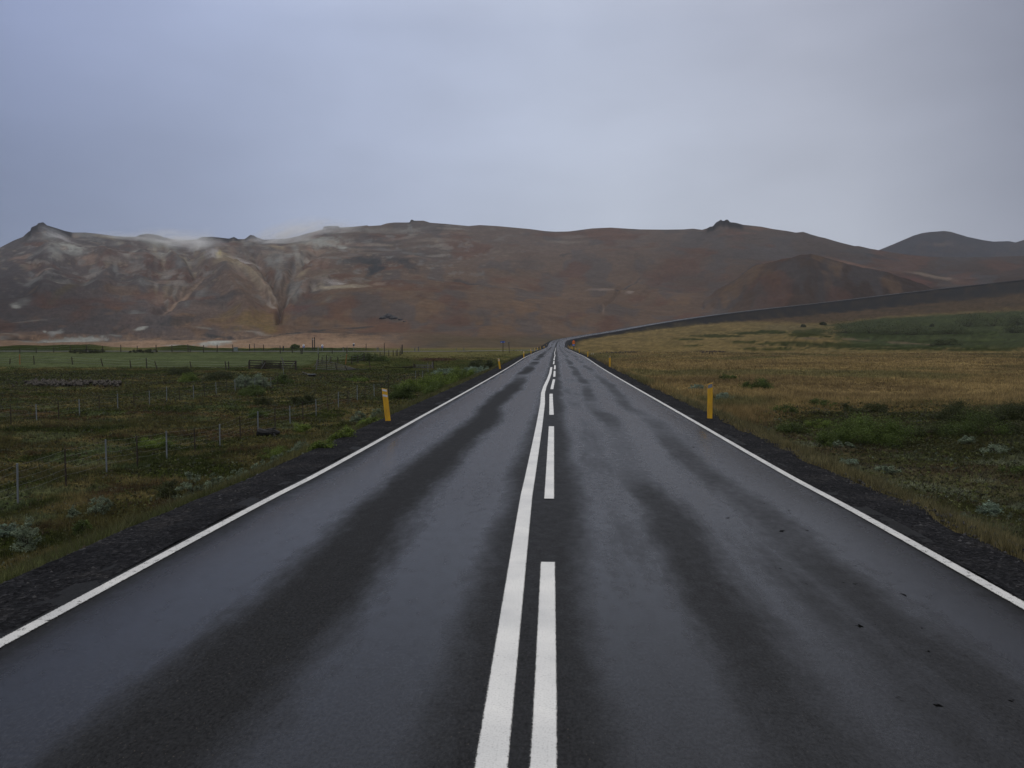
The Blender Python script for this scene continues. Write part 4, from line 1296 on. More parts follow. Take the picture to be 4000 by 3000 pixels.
for a in [
    (3300, 1738, 210, 84, 'mid', 'large bright green bush, left half of the main clump'),
    (3470, 1740, 210, 84, 'mid', 'large bright green bush, right half of the main clump'),
    (3390, 1728, 230, 100, 'mid', 'tallest bright bush in the middle of the main clump'),
    (3086, 1692, 140, 38, 'green', 'low green bush left of the main clump'),
    (3205, 1672, 130, 26, 'bright', 'flat light green bush between two greener ones'),
    (3225, 1742, 100, 36, 'green', 'small bush at the lower left foot of the main clump'),
    (3270, 1746, 40, 20, 'grey', 'tiny silver willow at the foot of the main clump'),
    (3318, 1747, 36, 16, 'grey', 'second tiny silver willow right of the first'),
    (2959, 1520, 115, 36, 'green', 'dark green tuft alone in the straw field'),
    (2845, 1486, 105, 16, 'green', 'flat dark tuft behind the near right yellow post'),
    (2830, 1566, 80, 26, 'blue', 'grey-green willow just right of the near yellow post'),
    (2720, 1520, 60, 16, 'blue', 'grey-green willow left of the near yellow post'),
    (3740, 1640, 190, 55, 'dark', 'broad dark bush at the edge of the straw field'),
    (3930, 1640, 190, 60, 'dark', 'dark bush at the right photo edge behind another'),
    (3800, 1700, 230, 75, 'green', 'big dark green bush right of the main clump'),
    (3960, 1690, 130, 70, 'dark', 'dark bush cut by the right photo edge'),
    (3600, 1700, 170, 36, 'dark', 'low dark bush between the main clump and the right thicket'),
    (3210, 1585, 120, 24, 'green', 'low green bush on the boundary of the straw field'),
    (3060, 1612, 130, 26, 'green', 'low bush left on the boundary of the straw field'),
    (3380, 1610, 230, 26, 'dark', 'long dark brown-green bush behind the main clump'),
    (3889, 1772, 105, 30, 'grey', 'silver willow low at the right edge of the photo'),
    (3780, 1730, 60, 24, 'grey', 'small silver willow inside the right thicket'),
    (3467, 1850, 100, 26, 'grey', 'flat silvery willow mat in the right foreground'),
    (3310, 1815, 90, 20, 'blue', 'flat grey-green mat left of the silvery one'),
    (3960, 1850, 120, 36, 'green', 'dark green bush low by the right photo edge'),
    (3860, 2010, 120, 40, 'blue', 'grey-green sprigs nearest the right gravel edge')]:
    shrub(*a, group=RS)
FS = 'dark bushes on the far green slope'
for a in [(3300, 1300, 120, 34, 'leftmost bush of the long dark thicket on the far green slope'), (3400, 1302, 130, 38, 'second bush from the left in the far dark thicket'),
          (3500, 1306, 130, 36, 'third bush from the left in the far dark thicket'), (3580, 1308, 90, 30, 'right end bush of the far dark thicket'),
          (3780, 1276, 110, 36, 'left half of the high dark clump on the far slope'), (3880, 1274, 120, 40, 'right half of the high dark clump on the far slope'),
          (3980, 1270, 70, 28, 'dark bush at the right photo edge on the far slope'), (3640, 1276, 28, 14, 'tiny round bush between the two far clumps'),
          (3720, 1305, 120, 22, 'low bush under the high dark clump'), (3690, 1346, 90, 14, 'low bush near the bottom of the far green field'),
          (3960, 1300, 80, 20, 'bush below the one at the far right edge'), (3138, 1278, 26, 16, 'small bush left of the far thicket'), (3215, 1270, 34, 16, 'small bush above the left end of the far thicket')]:
    shrub(a[0], a[1], a[2] * (1.1 if a[2] > 50 else .7), a[3] * (1.35 if a[2] > 50 else .6), 'dark', a[4], group=FS, n=1800)

# ------------------------------------------------------------------ yellow roadside posts
def make_post(two_bands, slant):
    root = empty('roadside_post', (0, 0, 0))
    # curved channel section, slanted top
    w2, dp, h = .060, .028, .90
    b = bmesh_post(w2, dp, h, slant)
    o = link_mesh('post_body', b, M_YEL, root)
    m = o.modifiers.new('bevel', 'BEVEL'); m.width = .003; m.segments = 2; m.limit_method = 'ANGLE'
    def band(z0, z1, mat):
        mb = MB()
        k = slant * .45
        def zt(x, z): return z + k * x / w2 * .045
        n = 6
        pts = []
        for i in range(n + 1):
            x = -w2 * .86 + 2 * w2 * .86 * i / n
            yv = -.0305 - .012 * (1 - (x / w2) ** 2)
            pts.append((x, yv))
        base = len(mb.v)
        for x, yv in pts:
            mb.v += [(x, yv, zt(x, z0)), (x, yv, zt(x, z1)), (x, yv + .004, zt(x, z0)), (x, yv + .004, zt(x, z1))]
        for i in range(n):
            a = base + i * 4; c = a + 4
            mb.f += [(a, c, c + 1, a + 1), (a + 2, a + 3, c + 3, c + 2), (a + 1, c + 1, c + 3, a + 3), (a, a + 2, c + 2, c)]
        mb.f += [(base, base + 1, base + 3, base + 2), (base + n * 4, base + n * 4 + 2, base + n * 4 + 3, base + n * 4 + 1)]
        mb.build('reflector', mat, root)
    if two_bands:
        band(.815, .862, M_REFW); band(.675, .725, M_REFW)
    else:
        band(.770, .858, M_YELD)
    return root
def bmesh_post(w2, dp, h, slant):
    n = 8
    V = []; Fc = []
    for i in range(n + 1):
        x = -w2 + 2 * w2 * i / n
        yf = -.028 - .012 * (1 - (x / w2) ** 2)
        top = h - .022 + slant * x / w2 * .022
        V += [(x, yf, -.25), (x, yf, top), (x, yf + dp, top), (x, yf + dp, -.25)]
    for i in range(n):
        a = i * 4; c = a + 4
        for k in range(4):
            k2 = (k + 1) % 4
            Fc.append((a + k, c + k, c + k2, a + k2))
    Fc += [(3, 2, 1, 0), (n * 4, n * 4 + 1, n * 4 + 2, n * 4 + 3)]
    me = bpy.data.meshes.new('post_body')
    me.from_pydata(V, [], [f[::-1] for f in Fc])
    me.update()
    return me
def copy_tree(o):
    c = o.copy(); C.objects.link(c)
    for ch in o.children:
        d = ch.copy(); C.objects.link(d); d.parent = c
    return c
protoR = make_post(False, 1)
protoL = make_post(True, -1)
first = {1: True, -1: True}
def post(px, py, hpx, lean, side, label, tint=None):
    global protoR, protoL
    base = ground_at(px, py)
    pr = protoR if side > 0 else protoL
    if first[side]: o = pr; first[side] = False
    else: o = copy_tree(pr)
    hh = hpx * base.y / F / .90
    z = max(base.z, zroad(base.y) - .05 - max(0, abs(base.x) - 4.25) / 2.4) if base.y < 296 else base.z
    o.location = (base.x, base.y, z)
    hh = min(1.12, max(.82, hh))
    o.scale = (1.05, 1, hh)
    o.rotation_euler = (0, lean, -math.atan2(base.x, base.y) * .6)
    tag(o, label, 'roadside post', 'yellow posts along both road edges')
for a in [(2772, 1643, 145, .0, 1, 'tall yellow post with grey slanted reflector, nearest on the right edge'), (2382, 1436, 45, .0, 1, 'second yellow post on the right edge with dull grey top'),
          (2295.6, 1396, 27, .03, 1, 'third yellow post on the right edge'), (2262.8, 1379, 18.5, -.03, 1, 'fourth yellow post on the right edge'),
          (2248, 1369.5, 13, 0, 1, 'thin yellow post just right of the warning sign'), (2237.5, 1366.7, 14, -.05, 1, 'bright yellow post just left of the warning sign pole'),
          (2232, 1362.5, 10, .03, 1, 'yellow post two left of the warning sign pole'), (2226, 1360.5, 9, 0, 1, 'small yellow post near the road crest on the right'),
          (2219.4, 1357, 14, 0, 1, 'last pale post at the road crest on the right'),
          (1517, 1654.6, 139, -.105, -1, 'tall yellow post with two white bands leaning left, nearest on the left edge'), (1953.8, 1444, 44, -.15, -1, 'second yellow post on the left edge, leaning left'),
          (2046, 1399.5, 27, 0, -1, 'third yellow post on the left edge, upright'), (2074.5, 1383, 15.5, -.08, -1, 'fourth yellow post on the left edge'),
          (2089, 1372.5, 12.5, -.08, -1, 'yellow post where the side road joins'), (2100, 1369, 11, 0, -1, 'first yellow post beyond the side road'),
          (2110.7, 1365, 8, 0, -1, 'small yellow post, second beyond the side road'), (2123, 1361, 9, .04, -1, 'left one of a close pair of posts at the crest'),
          (2127, 1360, 8.5, 0, -1, 'right one of a close pair of posts at the crest'), (2134, 1351, 8, 0, -1, 'last yellow post beyond the crest on the left')]:
    post(*a)

# ------------------------------------------------------------------ wire fences
def wire_fence(posts, hgt, nw, label, group, wr=.0017, metal_r=.026, wood_r=.028, sag=.03, wmat=None, sink=.25, side=True):
    """posts: (point, kind, lean_x, height factor)"""
    root = empty('wire_fence', posts[0][0], 0, label, 'fence', group)
    org = Vector(posts[0][0])
    tops = []
    for p, kind, lx, hf in posts:
        p = Vector(p) - org
        h = hgt * hf
        mb = MB()
        top = p + Vector((lx * h, .02 * h * random.uniform(-1, 1), h))
        if kind == 'm':
            mb.cyl(p - Vector((0, 0, sink)), top, metal_r, metal_r, 6)
        else:
            mb.cyl(p - Vector((0, 0, sink)), top, wood_r * 1.1, wood_r * .85, 6, .12)
        o = mb.build('post', M_METAL if kind == 'm' else (M_OWOOD if kind == 'o' else M_WOODD), root)
        if kind == 'm': o['label'] = 'pale grey metal post'
        tops.append((p, top))
    for k in range(nw):
        f = .30 + .66 * k / max(1, nw - 1)
        pts = []
        for i, (a, b) in enumerate(tops):
            q = a.lerp(b, f)
            if i:
                prev = pts[-1]
                for t in (.33, .66):
                    pts.append(prev.lerp(q, t) - Vector((0, 0, sag * random.uniform(.3, 1.2))))
            pts.append(q)
        MB().path(pts, wr, 4).build('wire', M_WIRE, root)
    return root
FPX = [(-200, 2130, 'm'), (-60, 2040, 'w'), (70, 1969, 'm'), (258.6, 1912, 'w'), (418, 1867, 'm'), (538, 1831, 'w'), (652, 1800.6, 'm'), (762, 1772, 'w'), (859, 1748.6, 'm'), (939, 1722.5, 'w'), (1008.5, 1710, 'm'), (1075, 1687.6, 'w'),
       (1133.7, 1679.5, 'm'), (1184, 1662, 'w'), (1235.4, 1643, 'm'), (1281, 1618, 'w'), (1322, 1600, 'm'), (1359.8, 1587, 'w'), (1396, 1574.6, 'm'), (1425.8, 1568.7, 'w'), (1462, 1548, 'm'), (1492, 1542, 'w'),
       (1518, 1535, 'w'), (1539, 1526, 'w'), (1580, 1506, 'w'), (1623, 1483, 'm'), (1635, 1476, 'w'), (1650, 1481, 'm'), (1660.6, 1470, 'w'), (1672, 1455.7, 'm'), (1682, 1452, 'w'), (1692, 1447, 'w')]
ps = []
for px, py, k in FPX:
    if px < 1550: 
        u, e = ray(px, py)
        # the fence runs parallel to the road
        X = -13.9 if px > -300 else -13.9
        Y = X / u
        z = g1(X, Y)
    else:
        p = ground_at(px, py); X, Y, z = p.x, p.y, p.z
    ps.append(((X, Y, z), k, random.uniform(-.02, .02), random.uniform(.93, 1.07) * (1.55 if abs(px - 1518) < 1 else 1)))
wire_fence(ps, 1.0, 5, 'near wire fence of alternating grey metal and dark wooden posts left of the road', 'wire fences in the left meadow')
F2 = [(-150, 1720, 'm'), (-40, 1700, 'w'), (44, 1684, 'w'), (144, 1650, 'm'), (230, 1636, 'w'), (311, 1622, 'm'), (388, 1605, 'w'), (460, 1597, 'm'), (523, 1587, 'w'), (584, 1573, 'm'), (651, 1566.5, 'm'), (702, 1560, 'w'), (756, 1559, 'm'),
      (799, 1552, 'w'), (845, 1537, 'm'), (885, 1530, 'w'), (919.5, 1535, 'm'), (958, 1520, 'w'), (996, 1510, 'm'), (1029, 1508, 'w'), (1058, 1502, 'm'), (1085, 1490, 'w'), (1108, 1468, 'm'), (1130, 1462, 'w')]
ps = []
for px, py, k in F2:
    u, e = ray(px, py)
    if px < 1090:
        X = -27.6; Y = X / u; z = g1(X, Y)
    else:
        p = ground_at(px, py); X, Y, z = p.x, p.y, p.z
    ps.append(((X, Y, z), k, random.uniform(-.03, .02), random.uniform(.9, 1.08)))
wire_fence(ps, 1.02, 4, 'second wire fence deeper in the meadow, parallel to the near one', 'wire fences in the left meadow')
# leaning posts at the near edge of the pale field
F3 = [(-60, 1424, 'w', .1, 1), (38, 1422.5, 'w', .12, .9), (78, 1424, 'o', 0, 1.6), (134, 1424, 'w', -.05, 1.35), (284, 1424, 'w', -.12, 1.2), (403, 1431, 'w', -.28, 1.15), (512, 1437.5, 'w', -.14, 1.1), (574, 1439, 'w', -.05, 1.5),
      (616, 1442, 'w', -.38, 1.1), (748, 1438, 'w', -.22, 1.0), (884, 1446, 'w', -.12, 1.15), (894, 1443, 'w', -.04, 1.1), (972, 1440, 'w', 0, 1)]
ps = [(tuple(ground_at(a, b)), k, l, hf * .95) for a, b, k, l, hf in F3]
wire_fence(ps, 1.25, 3, 'row of thin leaning dark posts at the near edge of the pale green field', 'wire fences in the left meadow', wr=.008, metal_r=.07, wood_r=.095)
# row of thin upright posts at the right end of the field, receding to the corner
z6 = lambda x, y: (1150 + x / 3.687, 1300 + y / 3.687)
F4 = [(340, 475, 'w', .08, 1.7), (400, 450, 'w', 0, 1), (463, 440, 'w', 0, 1), (528, 455, 'w', 0, 1.1), (625, 452, 'w', 0, 1.05), (735, 455, 'o', .14, 1.5), (826, 448, 'w', 0, 1.1), (916, 430, 'w', 0, 1), (1004, 412, 'w', 0, 1.35), (1083, 398, 'w', 0, 1.1), (1160, 365, 'w', 0, .9),
      (1235, 362, 'w', 0, 1.0), (1298, 350, 'w', 0, 1.3), (1360, 338, 'w', 0, 1.05), (1423, 335, 'w', 0, 1.1), (1468, 335, 'w', 0, 1), (1487, 332, 'w', .0, 1.15), (1520, 330, 'w', 0, .9), (1535, 325, 'w', 0, 1.4)]
ps = [(tuple(ground_at(*z6(a, b))), k, l, hf) for a, b, k, l, hf in F4]
wire_fence(ps, 1.3, 3, 'row of thin upright dark posts receding along the right end of the pale field', 'wire fences in the left meadow', wr=.008, metal_r=.07, wood_r=.085)
# far fence along the side road
F5 = [(-200, 1378), (-80, 1378), (-10, 1378), (78, 1381), (142, 1380), (210, 1379), (275, 1378), (338, 1379), (402, 1378), (472, 1374), (536, 1373), (610, 1377), (672, 1376), (735, 1375), (743, 1376), (795, 1378), (848, 1376), (910, 1374), (975, 1370), (1030, 1372), (1095, 1381),
      (1142, 1380), (1176, 1383), (1181, 1383), (1243, 1382), (1298, 1382), (1355, 1382), (1430, 1368), (1501, 1368)]
ps = [(tuple(ground_at(a, b)), 'm' if i == 24 else 'w', random.uniform(-.03, .03), random.choice((.8, 1.0, 1.25, 1.35))) for i, (a, b) in enumerate(F5)]
wire_fence(ps, 1.35, 3, 'farthest fence of thin posts in front of the green mounds and side road', 'wire fences in the left meadow', wr=.008, metal_r=.08, wood_r=.095)

# ------------------------------------------------------------------ wooden hurdle fence and the collapsed rail fence
def at_depth(px, py, Y):
    u, e = ray(px, py)
    return Vector((u * Y, Y, 1.85 + e * Y))
za = lambda x, y: (940 + x / 5.53, 1380 + y / 5.53)
o0 = ground_at(*za(690, 345)); DY = o0.y
rt = empty('rail_fence', o0, 0, 'straight dark hurdle fence with four rails, standing before the pale field', 'fence', 'wooden rail fences in the left meadow')
def rel(px, py, Y, org): return at_depth(px, py, Y) - org
for x, y0, y1, r in [(192, 140, 345, .11), (525, 150, 345, .12), (860, 155, 350, .09), (1190, 158, 365, .16)]:
    MB().cyl(rel(*za(x, y1 + 15), DY, o0), rel(*za(x, y0), DY, o0), r, r * .9, 8, .1).build('post', M_WOODD, rt)
for k, (ya, yb) in enumerate([(158, 178), (208, 225), (260, 272), (308, 322)]):
    MB().bar(rel(*za(192, ya), DY - .13, o0), rel(*za(1190, yb), DY - .13, o0), .05, .16).build('rail', M_WOODD, rt)
for (xa, ya, xb, yb) in [(440, 340, 530, 200), (865, 75, 960, 260), (905, 110, 915, 350), (1090, 290, 1180, 180), (463, 135, 468, 240)]:
    MB().bar(rel(*za(xa, ya), DY - .25, o0), rel(*za(xb, yb), DY - .2, o0), .07, .10).build('brace', M_WOODG, rt)
o1 = ground_at(*z6(420, 540)); D1 = o1.y
rt = empty('rail_fence', o1, 0, 'collapsed grey rail fence sagging to the ground in the middle of the meadow', 'fence', 'wooden rail fences in the left meadow')
def hfix(v):
    gz = g1(v.x + o1.x, v.y + o1.y) - o1.z
    return v if v.z > gz + .04 else Vector((v.x, v.y, gz + .04))
rails = [[(330, 398), (460, 408), (600, 440), (725, 472), (900, 528), (1100, 566), (1285, 575)], [(330, 430), (460, 440), (600, 463), (730, 492), (905, 540), (1100, 570), (1290, 577)],
         [(335, 458), (465, 466), (605, 487), (740, 510), (920, 551), (1110, 574), (1290, 580)], [(335, 487), (468, 494), (610, 510), (750, 528), (935, 561), (1120, 580), (1300, 582)],
         [(325, 515), (470, 524), (620, 538), (770, 548), (950, 570), (1130, 584)], [(1290, 568), (1500, 518), (1715, 484)], [(1290, 573), (1510, 545), (1720, 513)], [(1300, 579), (1520, 572), (1725, 545)],
         [(1735, 465), (1985, 468)], [(1740, 495), (1985, 500)], [(1745, 535), (1985, 542)]]
for i, r in enumerate(rails):
    mb = MB()
    pts = [rel(*z6(*q), D1 + (0 if i < 5 else 6), o1) for q in r]
    pts = [hfix(p) for p in pts]
    for a, b in zip(pts[:-1], pts[1:]): mb.bar(a, b, .05, .09 if i < 5 else .14)
    mb.build('rail', M_WOODG if (i < 5 or i > 7) else M_WOODD, rt)
for xa, ya, xb, yb, r, mt_ in [(312, 515, 330, 385, .08, 1), (463, 535, 463, 318, .055, 0), (620, 542, 588, 430, .07, 0), (770, 550, 728, 478, .08, 0), (945, 570, 903, 524, .07, 0), (1545, 585, 1503, 512, .08, 0), (1735, 570, 1728, 450, .14, 0),
                               (1750, 560, 1718, 440, .07, 0), (1100, 545, 1078, 400, .05, 0), (277, 490, 325, 430, .04, 1), (480, 430, 525, 340, .04, 1), (1925, 575, 1920, 430, .05, 1), (1960, 560, 1962, 458, .05, 0), (2000, 545, 2000, 398, .07, 0), (1885, 628, 1872, 475, .05, 0), (1990, 520, 1988, 425, .10, 1), (1340, 578, 1285, 562, .06, 0)]:
    mb = MB(); dd = D1 + (0 if xa < 1250 else 6)
    b = rel(*z6(xa, ya), dd, o1); t_ = rel(*z6(xb, yb), dd, o1)
    b = Vector((b.x, b.y, g1(b.x + o1.x, b.y + o1.y) - o1.z - .15)) if ya > 500 else b
    mb.cyl(b, t_, r * 1.35, r * 1.15, 6, .1)
    mb.build('post', M_WOODG if mt_ else M_WOODD, rt)

# ------------------------------------------------------------------ tub, planks, log, stone rubble
p = ground_at(1218, 1473)
rt = empty('water_tub', p, 0, 'round black rubber tub with pale rim lying in the meadow', 'tub')
mb = MB(); n = 20; rad = .5
prof = [(rad * .82, -.05), (rad * .90, .22), (rad, .36), (rad * .93, .36), (rad * .80, .10), (0.01, .08)]
for r, z in prof:
    for i in range(n): mb.v.append((r * math.cos(i * 2 * math.pi / n), r * math.sin(i * 2 * math.pi / n), z))
for k in range(len(prof) - 1):
    for i in range(n): mb.f.append((k * n + i, k * n + (i + 1) % n, (k + 1) * n + (i + 1) % n, (k + 1) * n + i))
mb.build('tub_body', M_BLACK, rt)
mb = MB(); m = 20
for r, z in [(rad * 1.02, .345), (rad * 1.02, .385), (rad * .90, .385), (rad * .90, .345)]:
    for i in range(m): mb.v.append((r * math.cos(i * 2 * math.pi / m), r * math.sin(i * 2 * math.pi / m), z))
for k in range(4):
    for i in range(m): mb.f.append((k * m + i, k * m + (i + 1) % m, ((k + 1) % 4) * m + (i + 1) % m, ((k + 1) % 4) * m + i))
mb.build('rim', M_RIM, rt)
p2 = ground_at(1186, 1466)
MBx = MB()
MBx.bar((-.2, 0, .45), (.9, -.1, .12), .05, .10)
tag(MBx.build('plank', M_WOODG), 'grey plank propped slanting against the black tub', 'plank').location = p2
MBx = MB(); MBx.bar((-1.0, 0, .06), (.3, .1, .05), .12, .04)
tag(MBx.build('plank', M_WOODG), 'grey plank lying flat on the ground left of the tub', 'plank').location = ground_at(1190, 1464)

def rock(name, loc, sx, sy, sz, mat, label=None, cat=None, group=None, seed=0, parent=None, sub=2):
    me = bpy.data.meshes.new(name)
    import bmesh
    bm = bmesh.new()
    bmesh.ops.create_icosphere(bm, subdivisions=sub, radius=1)
    rg = np.random.default_rng(seed)
    o_ = rg.random(3) * 50
    for v in bm.verts:
        k = .62 + .75 * float(fbm(np.array([v.co.x * 1.3 + o_[0]]), np.array([v.co.y * 1.3 + v.co.z * 1.7 + o_[1]]), 3)[0])
        v.co = Vector((v.co.x * sx * k, v.co.y * sy * k, v.co.z * sz * k))
    bm.to_mesh(me); bm.free()
    o = link_mesh(name, me, mat, parent)
    o.location = loc
    return tag(o, label, cat, group)
p = ground_at(1049, 1703)
rt = empty('driftwood_log', p, R(8), 'charred black log lying beside a grey fence post', 'log')
mb = MB()
pr = [(-.50, .17), (-.38, .20), (-.2, .17), (0, .15), (.2, .17), (.36, .12), (.50, .07)]
for (a, ra), (b, rb_) in zip(pr[:-1], pr[1:]): mb.cyl((a, 0, .15 + .02 * math.sin(a * 9)), (b, 0, .15 + .02 * math.sin(b * 9)), ra, rb_, 9, .14)
M_CHAR = simple('charred_wood', (.010, .010, .011), .7, .35, .5, 14, bump=.9, stretch=(.3, 1, 1))
mb.build('trunk', M_CHAR, rt)
MB().cyl((-.1, -.02, .28), (.34, .02, .36), .05, .03, 6, .2).build('branch', M_CHAR, rt)
MB().cyl((.25, -.1, .1), (.38, -.25, .0), .05, .03, 6, .2).build('branch', M_CHAR, rt)

# weathered lava rubble ridge in the left meadow: too many broken stones to count
V = []; Fc = []; nb = 0
base = np.array([(1, 0, 0), (0, 1, 0), (-1, 0, 0), (0, -1, 0), (0, 0, 1), (0, 0, -1)], float)
ff = np.array([(0, 1, 4), (1, 2, 4), (2, 3, 4), (3, 0, 4), (1, 0, 5), (2, 1, 5), (3, 2, 5), (0, 3, 5)])
for i in range(420):
    px = 100 + 370 * random.random(); py = 1508 - 14 * random.random() + random.gauss(0, 3)
    q = ground_at(px, py) if i % 3 == 0 or i == 0 else Vector((q.x + random.uniform(-1, 1), q.y + random.uniform(-1, 1), q.z))
    s = random.uniform(.08, .26)
    mnd = .2 * (1 - abs((px - 290) / 190) ** 2)
    v = base * s * (0.6 + .9 * RG.random((6, 3)))
    V.append(v + np.array([q.x, q.y, q.z + s * .3 + max(0, mnd) * random.random()])); Fc.append(ff + nb); nb += 6
tag(mesh_np('stone_rubble', np.vstack(V), np.vstack(Fc), M_ROCK), 'low grey heap of broken lava stones in the left meadow', 'rubble', kind='stuff')
V = []; Fc = []; nb = 0
for i in range(260):
    px = random.choice((random.uniform(2345, 2480), random.uniform(2740, 2830))); py = 1378 + random.gauss(0, 2.2) if px < 2500 else 1376 + random.gauss(0, 2)
    if i % 4 == 0: q = ground_at(px, py)
    else: q = Vector((q.x + random.uniform(-1.2, 1.2), q.y + random.uniform(-3, 3), q.z))
    s = random.uniform(.08, .30)
    V.append(base * s * (0.6 + .9 * RG.random((6, 3))) + np.array([q.x, q.y, q.z + s * .2])); Fc.append(ff + nb); nb += 6
tag(mesh_np('earth_clods', np.vstack(V), np.vstack(Fc), M_BRANCH), 'dark turned earth clods in the straw field right of the road', 'earth clods', kind='stuff')
for i, dx in enumerate((0, 5)):
    q = ground_at(2311 + dx * .9, 1389)
    mb = MB(); mb.cyl((0, 0, -.1), ((.14 if i else -.05), 0, .62), .025, .02, 5)
    o = mb.build('marker_stick', M_WHITE); o.location = q
    tag(o, ('upright' if i == 0 else 'slanting') + ' thin pale stick in the grass right of the third yellow post', 'stick', 'pale sticks')

# rocky outcrop on the lower mountain slope
LR = 'boulders of the dark outcrop on the lower slope'
for i, (px, py, w, h, lb) in enumerate([(1495, 1240, 30, 16, 'left shoulder boulder of the dark outcrop on the slope'), (1515, 1236, 40, 20, 'highest boulder of the dark outcrop on the slope'), (1538, 1240, 34, 14, 'middle right boulder of the dark outcrop'),
                                        (1562, 1246, 18, 8, 'small boulder trailing right of the outcrop'), (1580, 1254, 12, 6, 'lowest small boulder at the right end of the outcrop')]):
    q = mount_at(px, py + 4); s = q.y / F
    rock('boulder', q, w * s / 2, w * s / 2, h * s / 1.6, M_ROCKD, lb, 'boulder', LR, seed=i + 3, sub=3)

# ------------------------------------------------------------------ signs and poles
def pole(o, h, r, mat=M_METAL, name='pole', x=0):
    MB().cyl((x, 0, -.4), (x, 0, h), r, r, 8).build(name, mat, o)
q = ground_at(2240.5, 1370)
s = q.y / F
H0 = (1370 - 1328) * s
rt = empty('warning_sign', q, 0, 'orange and red triangular warning sign over a blue plate by the road crest', 'road sign')
pole(rt, H0 - .2, .05, M_WOODD)
W1 = 15 * s / 2
def tri(cx, z0, z1, w2): return [(cx - w2, z0), (cx + w2, z0), (cx, z1)]
MB().prism(tri(0, H0 - 8.5 * s, H0, W1), -.10, -.06).build('warning_triangle', M_REDP, rt)
MB().prism(tri(0, H0 - 7.6 * s, H0 - 1.8 * s, W1 * .68), -.115, -.101).build('triangle_face', M_ORANGE, rt)
MB().box((0, -.08, H0 - 12.6 * s), (9 * s, .04, 6.4 * s)).build('orange_plate', M_ORANGE, rt)
MB().box((0, -.105, H0 - 12.6 * s), (7 * s, .01, .5 * s)).box((0, -.105, H0 - 10.6 * s), (5 * s, .01, .5 * s)).build('plate_marking', M_REDP, rt)
MB().box((0, -.08, H0 - 20.0 * s), (9 * s, .04, 7 * s)).build('blue_plate', M_BLUE, rt)
MB().box((0, -.105, H0 - 20.0 * s), (7 * s, .01, 1.0 * s)).build('plate_marking', M_WHITE, rt)
q = ground_at(1965, 1374); s = q.y / F
rt = empty('direction_sign', q, 0, 'blue arrow-ended direction sign on a brown pole at the side road', 'road sign')
HH = (1374 - 1334) * s
pole(rt, HH + .1, .07, M_WOODD)
x0, x1 = -11.5 * s, 8 * s
MB().prism([(x0, HH - 3.0 * s), (x0 + 3 * s, HH - 6.0 * s), (x1, HH - 5 * s), (x1, HH + .3 * s), (x0 + 3 * s, HH - .2 * s)], -.12, -.07).build('sign_board', M_BLUE, rt)
mb = MB()
for xx_ in (-6.2, -5.2, 6.3): mb.box((xx_ * s, -.13, HH - 4.2 * s + (1.1 * s if xx_ > 0 else 0)), (1.4 * s, .012, 1.6 * s))
mb.build('sign_emblem', M_WHITE, rt)
q = ground_at(1990.5, 1377.5); s = q.y / F
rt = empty('sign_back', q, 0, 'thin dark leaning pole with a grey sign seen edge-on at the side road', 'road sign')
MB().cyl((0, 0, -.3), (-3.2 * s, 0, 40 * s), .07, .06, 8).build('pole', M_WOODD, rt)
mb = MB(); mb.box((-3 * s, -.1, 38.5 * s), (8 * s, .05, 4.6 * s), Matrix.Rotation(-.35, 3, 'Y')); mb.build('sign_board', M_WOODG, rt)
# two white-over-blue information signs, and a third smaller one
for i, (px, y0, y1, yb, lb) in enumerate([(1186.5, 1344.5, 1358, 1366, 'left white over blue rounded information sign before the orange plain'), (1259.6, 1345.6, 1359, 1368, 'middle white over blue rounded information sign, right of the dark pillars'), (1382, 1341, 1351.5, 1368, 'right information sign on a thin pole, blue-grey under a white cap')]):
    q = at_depth(px, yb, SIDE_Y + 9); q.z = g1(q.x, q.y); s = q.y / F
    rt = empty('information_sign', q, 0, lb, 'road sign', 'information signs at the side road')
    zt = 1.85 + ray(px, y0)[1] * q.y - q.z; zb_ = 1.85 + ray(px, y1)[1] * q.y - q.z
    pole(rt, zb_ + .2, .05, M_METAL)
    w2 = 3.6 * s; zm = zb_ + (zt - zb_) * .5
    if i < 2:
        n = 8
        arc_ = [(w2 * math.cos(t * math.pi / n), (zt - w2 * .8) + w2 * .8 * math.sin(t * math.pi / n)) for t in range(n + 1)]
        MB().prism([(-w2, zm), (w2, zm)] + arc_, -.09, -.04).build('white_panel', M_WHITE, rt)
        MB().prism([(-w2, zb_), (w2, zb_), (w2, zm - .003), (-w2, zm - .003)], -.09, -.04).build('blue_panel', M_BLUE, rt)
        MB().box((0, -.1, (zb_ + zm) / 2), (2.2 * s, .012, 3.0 * s)).build('sign_emblem', M_WHITE, rt)
        MB().box((.3 * s, -.1, zm + (zt - zm) * .45), (1.8 * s, .012, 2.0 * s)).build('sign_symbol', M_METAL, rt)
    else:
        MB().prism([(-w2, zb_ + (zt - zb_) * .72), (w2, zb_ + (zt - zb_) * .72), (w2, zt), (-w2, zt)], -.09, -.04).build('white_panel', M_WHITE, rt)
        MB().prism([(-w2 * .9, zb_), (w2 * .9, zb_), (w2 * .9, zb_ + (zt - zb_) * .71), (-w2 * .9, zb_ + (zt - zb_) * .71)], -.09, -.04).build('blue_panel', simple('slate_blue', (.05, .07, .11), .5, .3, .2, 9), rt)
